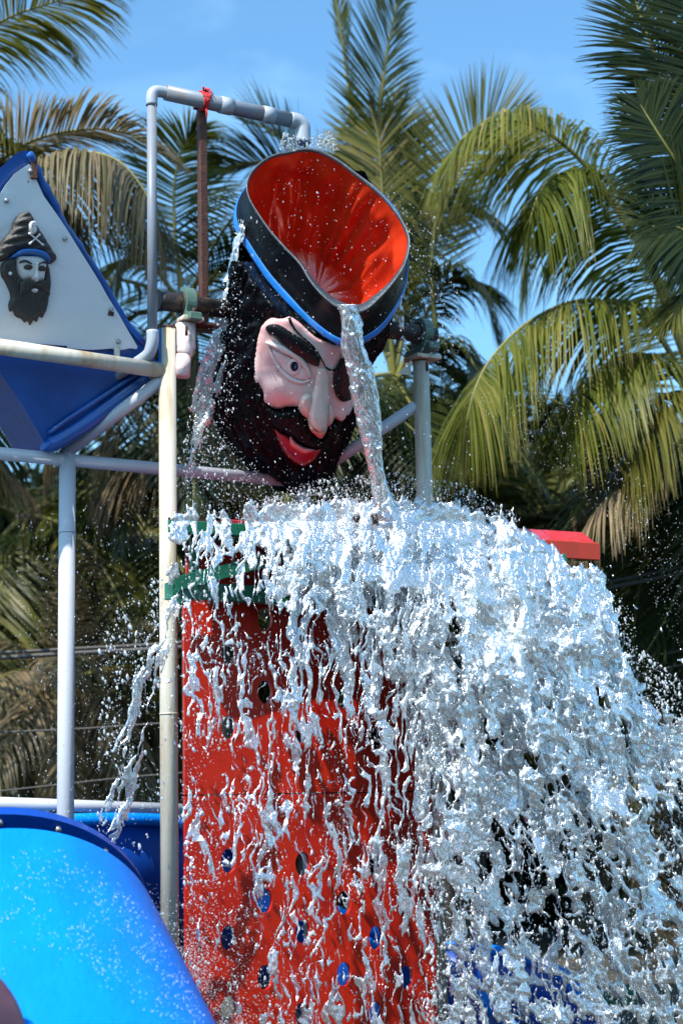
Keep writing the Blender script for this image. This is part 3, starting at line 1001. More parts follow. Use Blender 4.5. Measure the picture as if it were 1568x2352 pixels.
wall = ring_obj('hat_wall', [lerp3(.12, -1), lerp3(.21, 1)] + [lerp3(t, -5 * math.sin(math.pi * t)) + wavy(t) for t in np.linspace(.34, .95, 9)] + [lerp3(1, 1)], M['hat_black'], head)
inward = np.array([0, 0, 0])
ring_obj('hat_band', [lerp3(-.10, -22), lerp3(-.02, -2), lerp3(0, 2.5), lerp3(.05, 3), lerp3(.14, 3), lerp3(.185, 2.5), lerp3(.20, -3)], M['band_blue'], head)
lipw = 3.5 + 15 * np.exp(-((np.angle(np.exp(1j * (ws - R(78)))) / .62) ** 2)) + 2 * fbm(ws * 4 + 20, ws * 0, 4)
ax_in = np.array([-.12, .50, -.86])
lip_in = rim3 - out_dir * lipw[:, None] + ax_in * 3
ring_obj('rim', [lerp3(.975, 1), rim3 + out_dir * 1.8, rim3 + out_dir * .8 - ax_in * 2.4, rim3 - out_dir * 1.2 - ax_in * 2.4, lip_in - ax_in * 1, lip_in + ax_in * 4], M['rim_grey'], head)
rings = []
cen3 = np.array([rim_c[0], rim_c[1], 130.0])
for k, t in enumerate(np.linspace(0, 1, 42)):
    base = lip_in + ax_in * 2
    rad = (base - cen3)
    sc = 1.0 - .03 * min(1, t * 5) - .35 * t ** 2
    wr = (ridged(np.cos(ws) * 3.2 + 8 + t * .9, np.sin(ws) * 3.2 + 8 + t * .5, 61, 2) - .5)[:, None]
    wr = wr + .6 * (fbm(np.cos(ws) * 3.2 + 9, np.sin(ws) * 3.2 + 9 + t * 3, 66, 2) - .5)[:, None]
    rings.append(cen3 + rad * sc + ax_in * (t * 310) + out_dir * (wr - .45) * 22 * min(1, t * 6))
rings.append(np.tile(rings[-1].mean(0), (NH, 1)) + 0.01 * out_dir)
ring_obj('inside', rings, M['inside_red'], head)
# a crack line and shaft stubs
sh_end = on_shaft(996)
v, f = merge([tube_geo([sh0, sh0 + s_dir * .02, on_shaft(560)], [.062, .064, .064], 24), tube_geo([on_shaft(840), on_shaft(990), sh_end], [.064, .064, .062], 24)])
shaft_o = tube('shaft', [sh0, sh0 + s_dir * .03, on_shaft(560)], [.060, .064, .064], M['shaft'], head, 24)
tube('shaft', [on_shaft(840), on_shaft(985), sh_end], [.064, .064, .060], M['shaft'], head, 24)

# ------------------------------------------------------------------ splash canopy and climbing wall
OFR = 0.34
zc_l = S(385, 1186, OFR)
canopy = thing('splash_canopy', 'red sloping splash roof on green beams under the pirate bucket', 'canopy', zc_l - UPZ * .2)
def at_col(px, ref, off):
    """place on the structure plane at height of ref seen at column px"""
    c0 = L0 + g_dir * off
    d = ray(px, 1300)
    A = np.array([[d[0], -s_dir[0]], [d[1], -s_dir[1]]])
    k = np.linalg.solve(A, np.array([c0[0] - CAM[0], c0[1] - CAM[1]]))
    q = c0 + s_dir * k[1]
    q[2] = ref
    return q
ztop = zc_l[2]
fl = at_col(385, ztop, OFR); frr = at_col(1374, ztop, OFR)
Lr = np.linalg.norm(frr - fl)
bk = -g_dir * .55 + s_dir * .28
rise = UPZ * .18
# roof skin as planks across the slope
npl = 9
for i in range(npl):
    a0 = fl + s_dir * (Lr * i / npl + .004); a1 = fl + s_dir * (Lr * (i + 1) / npl - .004)
    lift = UPZ * (.006 * ((i * 37) % 5 - 2) / 2)
    n_up = np.cross(s_dir, bk + rise); n_up /= np.linalg.norm(n_up)
    rise = UPZ * (.09 + .10 * (i + .5) / npl)
    pts = [a0 + lift, a1 + lift, a1 + bk + rise + lift, a0 + bk + rise + lift]
    v = np.array([q - n_up * .03 for q in pts] + pts)
    new_obj('roof_plank', v, [(3, 2, 1, 0), (4, 5, 6, 7), (0, 1, 5, 4), (1, 2, 6, 5), (2, 3, 7, 6), (3, 0, 4, 7)], M['red_roof'], canopy, False)
beam('fascia', fl + s_dir * 2.2 - UPZ * .060 + g_dir * .016, frr - UPZ * .060 + g_dir * .016, .014, .064, M['orange_edge'], canopy, g_dir, .006)
beam('fascia', fl - UPZ * .062 + g_dir * .016, fl + s_dir * 2.17 - UPZ * .062 + g_dir * .016, .018, .040, M['green_beam'], canopy, g_dir, .004)
zb2 = S(400, 1358, .2)[2]
ba, bb = at_col(384, zb2, .20), at_col(985, zb2, .20)
beam('beam', ba, bb, .05, .055, M['green_beam'], canopy, g_dir, .004)
beam('beam', ba - UPZ * -.055 * 0 + g_dir * .06 - UPZ * .02, ba + s_dir * .12 + g_dir * .06 - UPZ * .02, .02, .075, M['green_beam'], canopy, g_dir, .004)
beam('brace', at_col(402, zb2 + .03, .30), at_col(655, ztop - .20, .30), .012, .045, M['green_beam'], canopy, g_dir, .003)
beam('brace', at_col(445, zb2 + .05, .16), at_col(447, ztop - .08, .16), .02, .03, M['green_beam'], canopy, g_dir, .003)
beam('brace', at_col(1300, ztop - .12, .38), at_col(1000, zb2 + .05, .05), .02, .03, M['green_beam'], canopy, g_dir, .003)
beam('end_beam', frr - UPZ * .07 - s_dir * .06, frr + bk * .9 - UPZ * .0 - s_dir * .06, .03, .05, M['green_beam'], canopy, s_dir, .003)
beam('end_beam', fl - UPZ * .07 + s_dir * .06, fl + bk * .9 - UPZ * .0 + s_dir * .06, .03, .05, M['green_beam'], canopy, s_dir, .003)

OFW = 0.03
pl_l = at_col(419, 0, OFW); pl_r = at_col(972, 0, OFW)
wallc = thing('climbing_wall', 'red climbing wall panel with rows of oval holes behind the falling water', 'climbing wall', drop_to(pl_l))
wW = np.linalg.norm(pl_r - pl_l)
def wall_xz(px, py):
    q = S(px, py, OFW)
    return ((q - pl_l) @ s_dir, q[2])
def wall_pos(off):
    return lambda x, y: np.stack([pl_l[0] + s_dir[0] * x + g_dir[0] * off, pl_l[1] + s_dir[1] * x + g_dir[1] * off, y], -1)
z_seam = wall_xz(690, 1823)[1]
z_top = zb2 - .03
cols = {522: (1500, 1671, 1978, 2155, 2318), 606: (1423, 1590, 2070, 2245), 692: (1514, 1681, 1985, 2140, 2330), 787: (1440, 1603, 2075, 2238), 860: (1518, 1698, 1990, 2155, 2330), 930: (1445, 1610, 2080, 2245)}
holes_hi, holes_lo = [], []
for cx_, ys in cols.items():
    for y_ in ys:
        x, z = wall_xz(cx_, y_)
        h = np.array([(x + .054 * math.cos(w), z + .078 * math.sin(w)) for w in np.linspace(0, 2 * math.pi, 22, endpoint=False)])
        (holes_hi if z > z_seam else holes_lo).append(h)
for nm, z0, z1, hs in (('wall_panel', z_seam + .004, z_top, holes_hi), ('wall_panel', .1, z_seam - .004, holes_lo)):
    outl = np.array([(0, z0), (wW, z0), (wW, z1), (0, z1)])
    hs = [h for h in hs if h[:, 1].min() > z0 + .02 and h[:, 1].max() < z1 - .02]
    v, f = prism_geo(outl, hs, wall_pos(.02), wall_pos(-.02))
    new_obj(nm, v, f, M['red_panel'], wallc, False)
# upper board between the beams
z_u = ztop - .10
v, f = prism_geo(np.array([(.03, zb2 + .05), (wW, zb2 + .05), (wW, z_u), (.03, z_u)]), [], wall_pos(.0), wall_pos(-.03))
new_obj('upper_board', v, f, M['red_panel'], wallc, False)

# ------------------------------------------------------------------ sail bucket on the left
OS = -0.30
_zs = float(S(60, 900, OS)[2])
def SS(x, y, off):
    # the bucket hangs tipped: its top leans to the front
    q = S(x, y, off)
    for _ in range(3):
        o2 = off + .42 * (np.asarray(q)[..., 2] - _zs)
        d = ray(x, y)
        num = (L0 - CAM) @ g_dir + o2
        q = CAM + d * (num / (d @ g_dir))[..., None]
    return q
def SP(off):
    return lambda x, y: SS(x, y, off)
sail = thing('sail_bucket', 'blue tipping bucket with a white triangular sail panel bearing a small pirate face', 'tipping bucket', S(60, 900, OS))
body = np.array([(63, 345), (76, 372), (99, 430), (122, 470), (140, 512), (178, 566), (205, 605), (232, 648), (250, 690), (272, 722), (300, 758), (322, 780), (338, 800), (362, 832), (345, 862), (330, 872),
                 (250, 930), (180, 985), (112, 1028), (104, 1020), (49, 925), (-20, 830), (-260, 800), (-200, 700), (-60, 450), (0, 385), (26, 360), (45, 347)], float)
def body_front(x, y):
    q = SS(x, y, OS)
    return q
v, f = prism_geo(body, [], SP(OS), lambda x, y: SS(x, y, OS) - g_dir * .55 , 30)
new_obj('bucket_body', v, f, M['sail_blue'], sail, False)
# rolled lower edge
pth = [SS(px, py, OS + .02) for px, py in ((340, 868), (250, 935), (180, 985), (118, 1020), (104, 1018))]
tube('rolled_edge', catmull(pth, 12), .055, M['sail_blue'], sail, 14)
pth = [SS(px, py, OS + .03) for px, py in ((345, 840), (240, 908), (160, 960), (112, 996))]
tube('rib', catmull(pth, 10), .016, M['sail_blue'], sail, 10)
pth = [SS(px, py, OS + .0) for px, py in ((66, 350), (80, 380), (104, 432), (128, 474), (142, 512), (180, 566), (236, 650), (275, 724), (330, 790))]
tube('torn_edge', catmull(pth, 30), .022 + .014 * RNG.random(33), M['sail_blue'], sail, 8)
white = np.array([(67, 375), (73, 384), (82, 412), (99, 452), (128, 495), (150, 528), (175, 569), (200, 609), (226, 650), (248, 688), (270, 722), (294, 762), (316, 796), (314, 801), (300, 799), (280, 803),
                  (255, 800), (215, 803), (190, 802), (155, 799), (154, 794), (100, 790), (50, 786), (0, 782), (-240, 766), (-150, 600), (-60, 490), (0, 444), (14, 422), (33, 398), (50, 386)], float)
def bulge(x, y):
    return .03 * np.sin(np.clip((y - 375) / 425, 0, 1) * math.pi) + .012 * (fbm(x / 60 + 9, y / 60 + 9, 31) - .5)
def wf(x, y):
    q = SS(x, y, OS + .035)
    return q + g_dir * bulge(x, y)[..., None]
v, f = prism_geo(white, [np.array([(64 + 1.8 * math.cos(w), 418 + 3 * math.sin(w)) for w in np.linspace(0, 6.28, 8, endpoint=False)])], wf, lambda x, y: wf(x, y) - g_dir * .012, 16)
new_obj('sail_panel', v, f, M['sail_white'], sail, True).data.polygons.foreach_set('use_smooth', [False] * len(f))
for px, py in ((69, 393), (12, 463), (145, 551), (252, 712), (271, 785)):
    c = wf(np.array([px]), np.array([py]))[0]
    tube('rivet', [c - g_dir * .005, c + g_dir * .012, c + g_dir * .018], [.015, .015, .006], M['bolt'], sail, 10)
for px, py, l in ((78, 385, .07), (254, 708, .05)):
    c = SS(px, py, OS + .03)
    box('hinge_tab', c, s_dir, g_dir, UPZ, .02, .012, l, M['rust'], sail, .002)
box('support_tab', SS(268, 812, OS + .06), s_dir, g_dir, UPZ, .018, .012, .05, M['plate'], sail, .002)

# pirate face plaque fixed on the sail
def QP(x, y, z):
    return wf(x, y) + g_dir * (np.asarray(z) * .0027)[..., None]
c4 = lambda pts: [(x * .3294, 315.8 + y * .3294) for x, y in pts]
zero = lambda x, y: np.zeros(np.shape(x))
plq = thing('pirate_plaque', 'small pirate face relief with black beard and skull hat on the white sail', 'plaque', QP(np.array([58.]), np.array([680.]), np.array([0.]))[0])
def beard_h(x, y, q, h): return h + 3 * q * np.sin(x * 1.1 + 4 * fbm(x / 12, y / 26, 3))
patch('beard', c4([(20, 870), (60, 850), (100, 870), (100, 940), (150, 1000), (190, 1010), (240, 1020), (285, 1000), (300, 900), (325, 900), (338, 960), (345, 1040), (332, 1130), (320, 1200), (290, 1262), (268, 1255), (250, 1292),
                   (228, 1280), (205, 1318), (185, 1285), (165, 1296), (140, 1270), (100, 1252), (80, 1215), (60, 1225), (48, 1170), (62, 1110), (25, 1020), (-5, 970), (-10, 900)]), QP, zero, 16, 12, M['plaque_black'], plq, 3, 2, beard_h, 120)
pf = patch('face', c4([(95, 850), (180, 835), (270, 845), (310, 890), (302, 960), (290, 1015), (240, 1030), (190, 1012), (140, 1015), (105, 960)]), QP, zero, 20, 14, M['plaque_white'], plq, 2.6, 2, None, 60)
patch('hat', c4([(-60, 850), (-20, 760), (0, 725), (60, 655), (80, 590), (120, 545), (165, 522), (205, 545), (240, 620), (290, 700), (340, 780), (380, 842), (370, 872), (322, 890), (250, 835), (150, 815), (60, 845), (10, 872), (-40, 880)]),
      QP, zero, 24, 20, M['plaque_black'], plq, 3, 2, lambda x, y, q, h: h + 4 * np.sin(y * .35 + x * .08) * q, 100)
patch('hat_band', c4([(38, 862), (70, 832), (120, 802), (200, 796), (270, 812), (318, 850), (326, 892), (300, 880), (240, 848), (150, 838), (90, 856)]), QP, zero, 30, 6, M['band_blue'], plq, 2.6, 2, None, 60)
for pts in ([(105, 885), (150, 870), (200, 900), (195, 915), (150, 900), (110, 905)], [(230, 905), (260, 885), (298, 880), (300, 905), (262, 908), (236, 925)]):
    patch('eyebrow', c4(pts), QP, zero, 25, 4, M['plaque_black'], plq, 2, 2, None, 30)
for ex_, ey_ in ((168, 928), (262, 936)):
    e_ = patch('eye', c4(el(ex_, ey_, 40, 28)), QP, zero, 23.5, 5, M['plaque_black'], plq, 2, 2, None, 30)
    patch('pupil', c4(el(ex_, ey_, 15, 17)), QP, zero, 26, 3, M['brown_eye'], e_, 2, 2, None, 24)
patch('nose', c4([(212, 900), (235, 900), (236, 980), (246, 1010), (228, 1035), (210, 1022), (196, 1005), (208, 975)]), QP, zero, 36, 6, M['plaque_white'], plq, 2, 2, None, 40)
patch('moustache', c4([(120, 1020), (170, 1000), (225, 1030), (280, 1005), (318, 1040), (330, 1120), (280, 1090), (225, 1060), (180, 1085), (110, 1130), (105, 1060)]), QP, zero, 26, 8, M['plaque_black'], plq, 2.4, 2, beard_h, 60)
patch('lip', c4([(188, 1080), (215, 1070), (243, 1082), (235, 1102), (205, 1100)]), QP, zero, 26, 4, M['plaque_white'], plq, 2, 2, None, 30)
sk = patch('skull', c4([(195, 606), (224, 622), (230, 665), (218, 702), (196, 712), (174, 700), (160, 665), (166, 622)]), QP, zero, 36, 6, M['plaque_white'], plq, 1.8, 2, None, 40)
for ex_, ey_, r_ in ((184, 655, 10), (211, 658, 10), (197, 680, 5), (197, 698, 6)):
    patch('socket', c4(el(ex_, ey_, r_, r_ * 1.2)), QP, zero, 37.5, 2, M['plaque_black'], sk, 1.5, 1, None, 16)
for (xa, ya, xb, yb) in ((162, 698, 265, 785), (242, 706, 165, 778)):
    a_, b_ = np.array(c4([(xa, ya)])[0]), np.array(c4([(xb, yb)])[0])
    p_ = np.array([a_ + (b_ - a_) * t for t in (0, .08, .16, .5, .84, .92, 1)])
    tube('crossbone', QP(p_[:, 0], p_[:, 1], np.full(7, 30.)), np.array([.006, .009, .0055, .005, .0055, .009, .006]), M['plaque_white'], plq, 8)
tube('earring', QP(np.array([15., 15.]), np.array([635., 636.]), np.array([18., 24.])), [.014, .008], M['plaque_white'], plq, 8)

# ------------------------------------------------------------------ slides and railing
# the big bright tube at the lower left
ct = P(-63, 2287, 10.2)
R_T = 444 / F * 10.2
fwd = np.array([.521, -.967, -.75]); fwd /= np.linalg.norm(fwd)
tube_slide = thing('tube_slide', 'bright blue tube slide in the lower left foreground', 'slide', drop_to(ct))
pth = [ct + fwd * t for t in np.linspace(0, 2.4, 14)]
v, f = tube_geo(pth, R_T, 96, False)
new_obj('tube_shell', v, f, M['slide_blue'], tube_slide)
cf = P(-84, 2258, 10.35)
RF = 452 / F * 10.35
v, f = tube_geo([cf + fwd * .03, cf + fwd * .02, cf - fwd * .05, cf - fwd * .06], [RF * .8, RF, RF, RF * .8], 96, False)
new_obj('flange', v, f, M['slide_dark'], tube_slide, False)
for w in np.linspace(0, 2 * math.pi, 20, endpoint=False):
    t_, n_, b_ = frames([cf, cf + fwd])
    q = cf + (RF - .045) * (math.cos(w) * n_[0] + math.sin(w) * b_[0])
    tube('bolt', [q + fwd * .01, q + fwd * .05], .018, M['bolt'], tube_slide, 6)
bkd = np.array([-.35, .85, -.40])
v, f = tube_geo([cf + bkd * 1.2, cf + bkd * .05], [RF * .8, RF * .85], 72, False)
new_obj('tube_shell', v, f, M['slide_dark'], tube_slide)

# darker chute running down behind the climbing wall
top_line = [(-200, 1900, 11.8), (0, 1890, 11.9), (150, 1888, 12.0), (300, 1886, 12.2), (420, 1898, 12.5), (560, 1960, 12.8), (700, 2060, 13.0), (860, 2180, 13.0), (1020, 2215, 12.9), (1135, 2325, 12.6), (1300, 2470, 12.2)]
near = catmull([P(*q) for q in top_line], 50)
tt = np.gradient(near, axis=0); tt /= np.linalg.norm(tt, axis=1)[:, None]
sd_ = np.cross(tt, UPZ); sd_ /= np.linalg.norm(sd_, axis=1)[:, None]
chute = thing('open_chute', 'dark blue open slide chute running down behind the red climbing wall', 'slide', drop_to(near[0]))
prof = [(0, 0), (-.03, -.35), (-.06, -.60), (-.2, -.78), (-.5, -.86), (-.8, -.78), (-.94, -.60), (-.97, -.2), (-1.0, 0)]
n_, k_ = len(near), len(prof)
v = np.array([[near[i] + sd_[i] * a_ + UPZ * b_ for a_, b_ in prof] for i in range(n_)]).reshape(-1, 3)
f = [(i * k_ + j, i * k_ + j + 1, (i + 1) * k_ + j + 1, (i + 1) * k_ + j) for i in range(n_ - 1) for j in range(k_ - 1)]
ob = new_obj('trough', v, f, M['slide_dark'], chute)
md = ob.modifiers.new('thickness', 'SOLIDIFY'); md.thickness = .02
tube('rim', near + UPZ * .01, .045, M['slide_blue'], chute, 12)
tube('rim', near - sd_ * 1.0 + UPZ * .01, .045, M['slide_blue'], chute, 12)

# mouth of another slide cut off by the corner
cm = P(-175, 2420, 8.2)
axm = np.array([.25, -.93, .0]); axm /= np.linalg.norm(axm)
mouth = thing('slide_mouth', 'mauve rimmed dark round slide mouth cut off by the lower left corner', 'slide', drop_to(cm))
RM = 226 / F * 8.2
v, f = tube_geo([cm, cm + axm * .05, cm + axm * .07, cm + axm * .06, cm], [RM, RM, RM - .02, RM - .06, RM - .065], 64, False)
new_obj('mouth_ring', v, f, M['purple'], mouth)
v, f = tube_geo([cm - axm * .01, cm + axm * .02], [RM + .012, RM + .012], 64, False)
new_obj('edge_strip', v, f, M['gloss_black'], mouth)
v, f = tube_geo([cm - axm * 1.2, cm + axm * .02], [RM - .05, RM - .066], 64, False)
new_obj('mouth_tube', v, f, M['maroon'], mouth)
for w in (0.28, 0.12, -.05):
    q = cm + axm * .015 + (RM - .10) * (math.cos(w) * np.cross(axm, UPZ) * -1 + math.sin(w) * UPZ)
    q2 = cm + axm * .0 + (RM - .22) * (math.cos(w + .1) * np.cross(axm, UPZ) * -1 + math.sin(w + .1) * UPZ)
    tube('grip', [q, (q + q2) / 2 + axm * .02, q2], .02, M['maroon'], mouth, 8)

# white railing behind
ra, rb_ = P(-60, 1843, 12.8), P(470, 1862, 13.6)
rail = thing('white_railing', 'white pipe railing crossing behind the thin post at lower left', 'railing', drop_to(ra))
pipe_part('top_rail', ra, rb_, .045, M['white_clean'], rail)
for t in (.08, .30, .52, .74, .96):
    q = ra + (rb_ - ra) * t
    pipe_part('baluster', drop_to(q), q, .02, M['white_clean'], rail, seg=10)
pipe_part('mid_rail', ra - UPZ * .55, rb_ - UPZ * .55, .03, M['white_clean'], rail, seg=12)

# cables across the background
def cable(p, r, lab, grp=None):
    pts = catmull([P(*q) for q in p], 24)
    o_ = tube('overhead_cable', pts - pts[0] * 0, r, M['cable'], None, 6, loc=pts[0])
    tag(o_, lab, 'cable', 'cables in front of the palms')
cable([(-40, 1514, 15.6), (180, 1500, 15.6), (400, 1488, 15.6), (700, 1462, 15.6), (1150, 1395, 15.6), (1420, 1346, 15.6), (1640, 1300, 15.6)], .022, 'thick lower strand of the grey cable pair crossing the palms')
cable([(-40, 1502, 15.7), (180, 1490, 15.7), (400, 1477, 15.7), (700, 1448, 15.7), (1150, 1380, 15.7), (1420, 1332, 15.7), (1640, 1288, 15.7)], .018, 'thin upper strand of the grey cable pair crossing the palms')
cable([(-40, 1684, 15.6), (250, 1670, 15.6), (700, 1630, 15.6), (1420, 1520, 15.6), (1640, 1478, 15.6)], .010, 'thin dark single cable below the cable pair')
cable([(-40, 1822, 15.4), (250, 1790, 15.4), (700, 1738, 15.4), (1420, 1560, 15.4), (1640, 1512, 15.4)], .008, 'lowest thin dark cable, just above the white railing')

# ------------------------------------------------------------------ coconut palms
def frond_geo(path, L, n=70, droop=0.6, fwd=0.55, width=.03, seed=0, tint=(0.0, 0.4), up_hint=None, lift=0.15, rr=.022, hang=None, start=.14, nseg=4):
    """a coconut leaf: curved midrib and two rows of narrow drooping leaflets; returns verts, faces, tint, rib count"""
    rg = np.random.default_rng(seed)
    p = catmull(path, 40)
    t = np.gradient(p, axis=0); t /= np.linalg.norm(t, axis=1)[:, None]
    upv = np.array(up_hint if up_hint is not None else (0, 0, 1.0))
    sdv = np.cross(t, upv); sdv /= np.linalg.norm(sdv, axis=1)[:, None] + 1e-9
    for k in range(1, len(sdv)):
        if sdv[k] @ sdv[k - 1] < 0: sdv[k] *= -1
    nrm = np.cross(sdv, t)
    rv, rf = tube_geo(p, np.interp(np.linspace(0, 1, len(p)), [0, .2, 1], [rr * 1.6, rr, rr * .25]), 5, False)
    V_, F_, T_ = [rv], list(rf), [np.full(len(rv), -1.0)]
    k0 = len(rv)
    us = np.linspace(start, 1.0, n)
    for sgn in (-1, 1):
        for i, u in enumerate(us):
            u = min(1, max(0, u + rg.normal(0, .004)))
            x = u * (len(p) - 1); a = int(min(x, len(p) - 2)); w = x - a
            base = p[a] * (1 - w) + p[a + 1] * w
            T = t[a] * (1 - w) + t[a + 1] * w
            B = sdv[a] * sgn; N = nrm[a]
            ll = L * (0.55 + 0.45 * math.sin(math.pi * min(1, (u - start) / (1 - start) * .9 + .12))) * (1 - .45 * max(0, (u - .75) / .25)) * rg.uniform(.92, 1.06) * (1 + .06 * math.sin(u * 23 + seed))
            fw = fwd + .9 * max(0, u - .7) / .3 * (1 - fwd) + rg.normal(0, .03) + .05 * math.sin(u * 31 + seed * 2 + sgn)
            d = T * fw + B * math.sqrt(max(.05, 1 - fw * fw)) + N * (lift + rg.normal(0, .05))
            d /= np.linalg.norm(d)
            q = base.copy()
            dr = droop * rg.uniform(.85, 1.15)
            if rg.random() < .04: dr *= 1.8
            wd_ = width * rg.uniform(.7, 1.15)
            pts = []
            for sgm in range(nseg + 1):
                fr_ = sgm / nseg
                wv = np.cross(d, N + B * .2 * rg.normal(0, .6)); wv /= np.linalg.norm(wv) + 1e-9
                ww = wd_ * (.45 + 1.0 * fr_ if fr_ < .35 else max(.06, 1 - ((fr_ - .3) / .7) ** 1.4)) * .5
                pts.append((q - wv * ww, q + wv * ww))
                d = d + np.array([0, 0, -1.0]) * dr * (.35 + .65 * fr_) / nseg * 2.0
                d /= np.linalg.norm(d)
                q = q + d * ll / nseg
            vv = np.array([c_ for pr in pts for c_ in pr])
            V_.append(vv)
            for sgm in range(nseg):
                b_ = k0 + sgm * 2
                F_.append((b_, b_ + 1, b_ + 3, b_ + 2))
            tv = np.clip(rg.uniform(*tint) + rg.normal(0, .08), 0, 1)
            tt_ = np.full(len(vv), tv)
            tt_[-2:] = min(1, tv + .25)
            T_.append(tt_)
            k0 += len(vv)
    return np.vstack(V_), F_, np.concatenate(T_), len(rf)

def frond_mesh(name, geo, m, org):
    v, f, tn, nrf = geo
    me = bpy.data.meshes.new(name)
    me.from_pydata((v - org).tolist(), [], f)
    me.materials.append(m); me.materials.append(M['rachis'])
    idx = np.zeros(len(f), np.int32); idx[:nrf] = 1
    me.polygons.foreach_set('material_index', idx)
    me.polygons.foreach_set('use_smooth', [True] * len(f))
    at = me.attributes.new('tint', 'FLOAT', 'POINT')
    at.data.foreach_set('value', np.clip(tn, 0, 1).astype(np.float32))
    return me

def trunk_part(base, top, r0, r1, tree):
    n = 34
    p = [base + (top - base) * t + np.array([.25, .1, 0]) * math.sin(t * 2.4) * (1 - t) * 1.0 for t in np.linspace(0, 1, n)]
    rad = np.interp(np.linspace(0, 1, n), [0, .06, .2, 1], [r0 * 1.5, r0 * 1.15, r0, r1]) * (1 + .035 * np.where(np.arange(n) % 2, 1, -1))
    return tube('trunk', p, rad, M['trunk'], tree, 12)

def palm(name, label, px, py, Y, hero, mat_name='leaf', group='palms behind the play structure', filler=0, seed=0, fm=None, spread=(R(5), R(70)), flen=3.0):
    crown = P(px, py, Y)
    base = crown + np.array([.3, .4, 0]); base[2] = -.05
    t = thing(name, label, 'palm tree', base, group)
    trunk_part(base, crown, .17, .12, t)
    for k, h in enumerate(hero):
        pts = [P(*q) for q in h['p']]
        g = frond_geo(pts, h.get('L', 1.0), h.get('n', 70), h.get('droop', .6), h.get('fwd', .5), h.get('w', .028), seed * 50 + k, h.get('tint', (0, .5)), h.get('up'), h.get('lift', .15), h.get('rr', .022), start=h.get('start', .12))
        me = frond_mesh('frond', g, M[h.get('m', mat_name)], base)
        o_ = bpy.data.objects.new('frond', me); COL.objects.link(o_); o_.parent = t
    rg = random.Random(seed)
    for k in range(filler):
        me = fm[rg.randrange(len(fm))]
        o_ = bpy.data.objects.new('frond', me); COL.objects.link(o_); o_.parent = t
        az = k * 2.399 + rg.uniform(-.3, .3)
        el_ = rg.uniform(*spread)
        o_.location = V(crown - base)
        s_ = rg.uniform(.8, 1.15) * flen / 3.0
        o_.scale = (s_, s_, s_)
        o_.rotation_euler = (0, -el_, az)
    return t

# shared leaves for the fuller crowns: grow along +X from the origin and arch over
def arch(len_, sag, seed, **kw):
    pts = [np.array([len_ * t, .06 * math.sin(4 * t + seed), -sag * t ** 2.2 + .1 * t]) for t in np.linspace(0, 1, 6)]
    return frond_geo(pts, kw.pop('L', .95), seed=seed, **kw)
FM_G = [frond_mesh('frond', arch(3.0, s_, 100 + i, n=56, droop=.7, tint=(0, .5), width=.045), M['leaf'], np.zeros(3)) for i, s_ in enumerate((.9, 1.4, 2.0))]
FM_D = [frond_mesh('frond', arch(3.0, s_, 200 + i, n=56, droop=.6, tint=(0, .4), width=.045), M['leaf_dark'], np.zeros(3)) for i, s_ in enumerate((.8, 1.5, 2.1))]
FM_B = [frond_mesh('frond', arch(2.8, s_, 300 + i, n=52, droop=1.5, tint=(.2, .9), width=.04), M['leaf_dry'], np.zeros(3)) for i, s_ in enumerate((1.6, 2.2))]

# left palm: arching leaves over the sail and the sky corner
palm('coconut_palm', 'leaning coconut palm left of the frame with olive leaves arching over the sail', -150, 520, 16.0, [
    dict(p=[(-150, 520, 16), (-60, 420, 15.9), (60, 330, 15.8), (180, 298, 15.7), (290, 305, 15.6), (400, 375, 15.5)], L=.95, n=175, droop=.45, fwd=.55, tint=(.2, .8), m='leaf_dry', lift=.25),
    dict(p=[(-150, 540, 15.6), (-20, 450, 15.4), (90, 388, 15.3), (190, 350, 15.2), (280, 375, 15.1), (350, 470, 15.0), (375, 560, 15.0)], L=1.5, n=221, droop=1.7, fwd=.35, tint=(.0, .6), m='leaf_dry', lift=.0, w=.028),
    dict(p=[(-150, 520, 16.4), (-130, 300, 16.3), (-70, 110, 16.2), (10, 45, 16.1), (120, 5, 16.0), (250, -30, 15.9)], L=1.2, n=156, droop=.75, fwd=.45, tint=(.0, .5), m='leaf'),
    dict(p=[(-150, 540, 16.2), (-120, 460, 16), (-60, 380, 15.8), (0, 330, 15.7), (40, 330, 15.6)], L=1.0, n=117, droop=1.0, tint=(.2, .6), m='leaf'),
    dict(p=[(-150, 560, 16.0), (-60, 640, 15.9), (60, 800, 15.8), (110, 960, 15.8), (100, 1100, 15.8)], L=1.0, n=136, droop=.9, tint=(.4, .9), m='leaf_dry'),
    dict(p=[(-150, 600, 15.8), (-120, 760, 15.7), (-60, 900, 15.6), (-10, 1040, 15.6), (60, 1130, 15.6)], L=1.1, n=156, droop=.9, tint=(.4, .95), m='leaf_dry'),
], filler=8, seed=1, fm=FM_D, spread=(R(-50), R(20)))

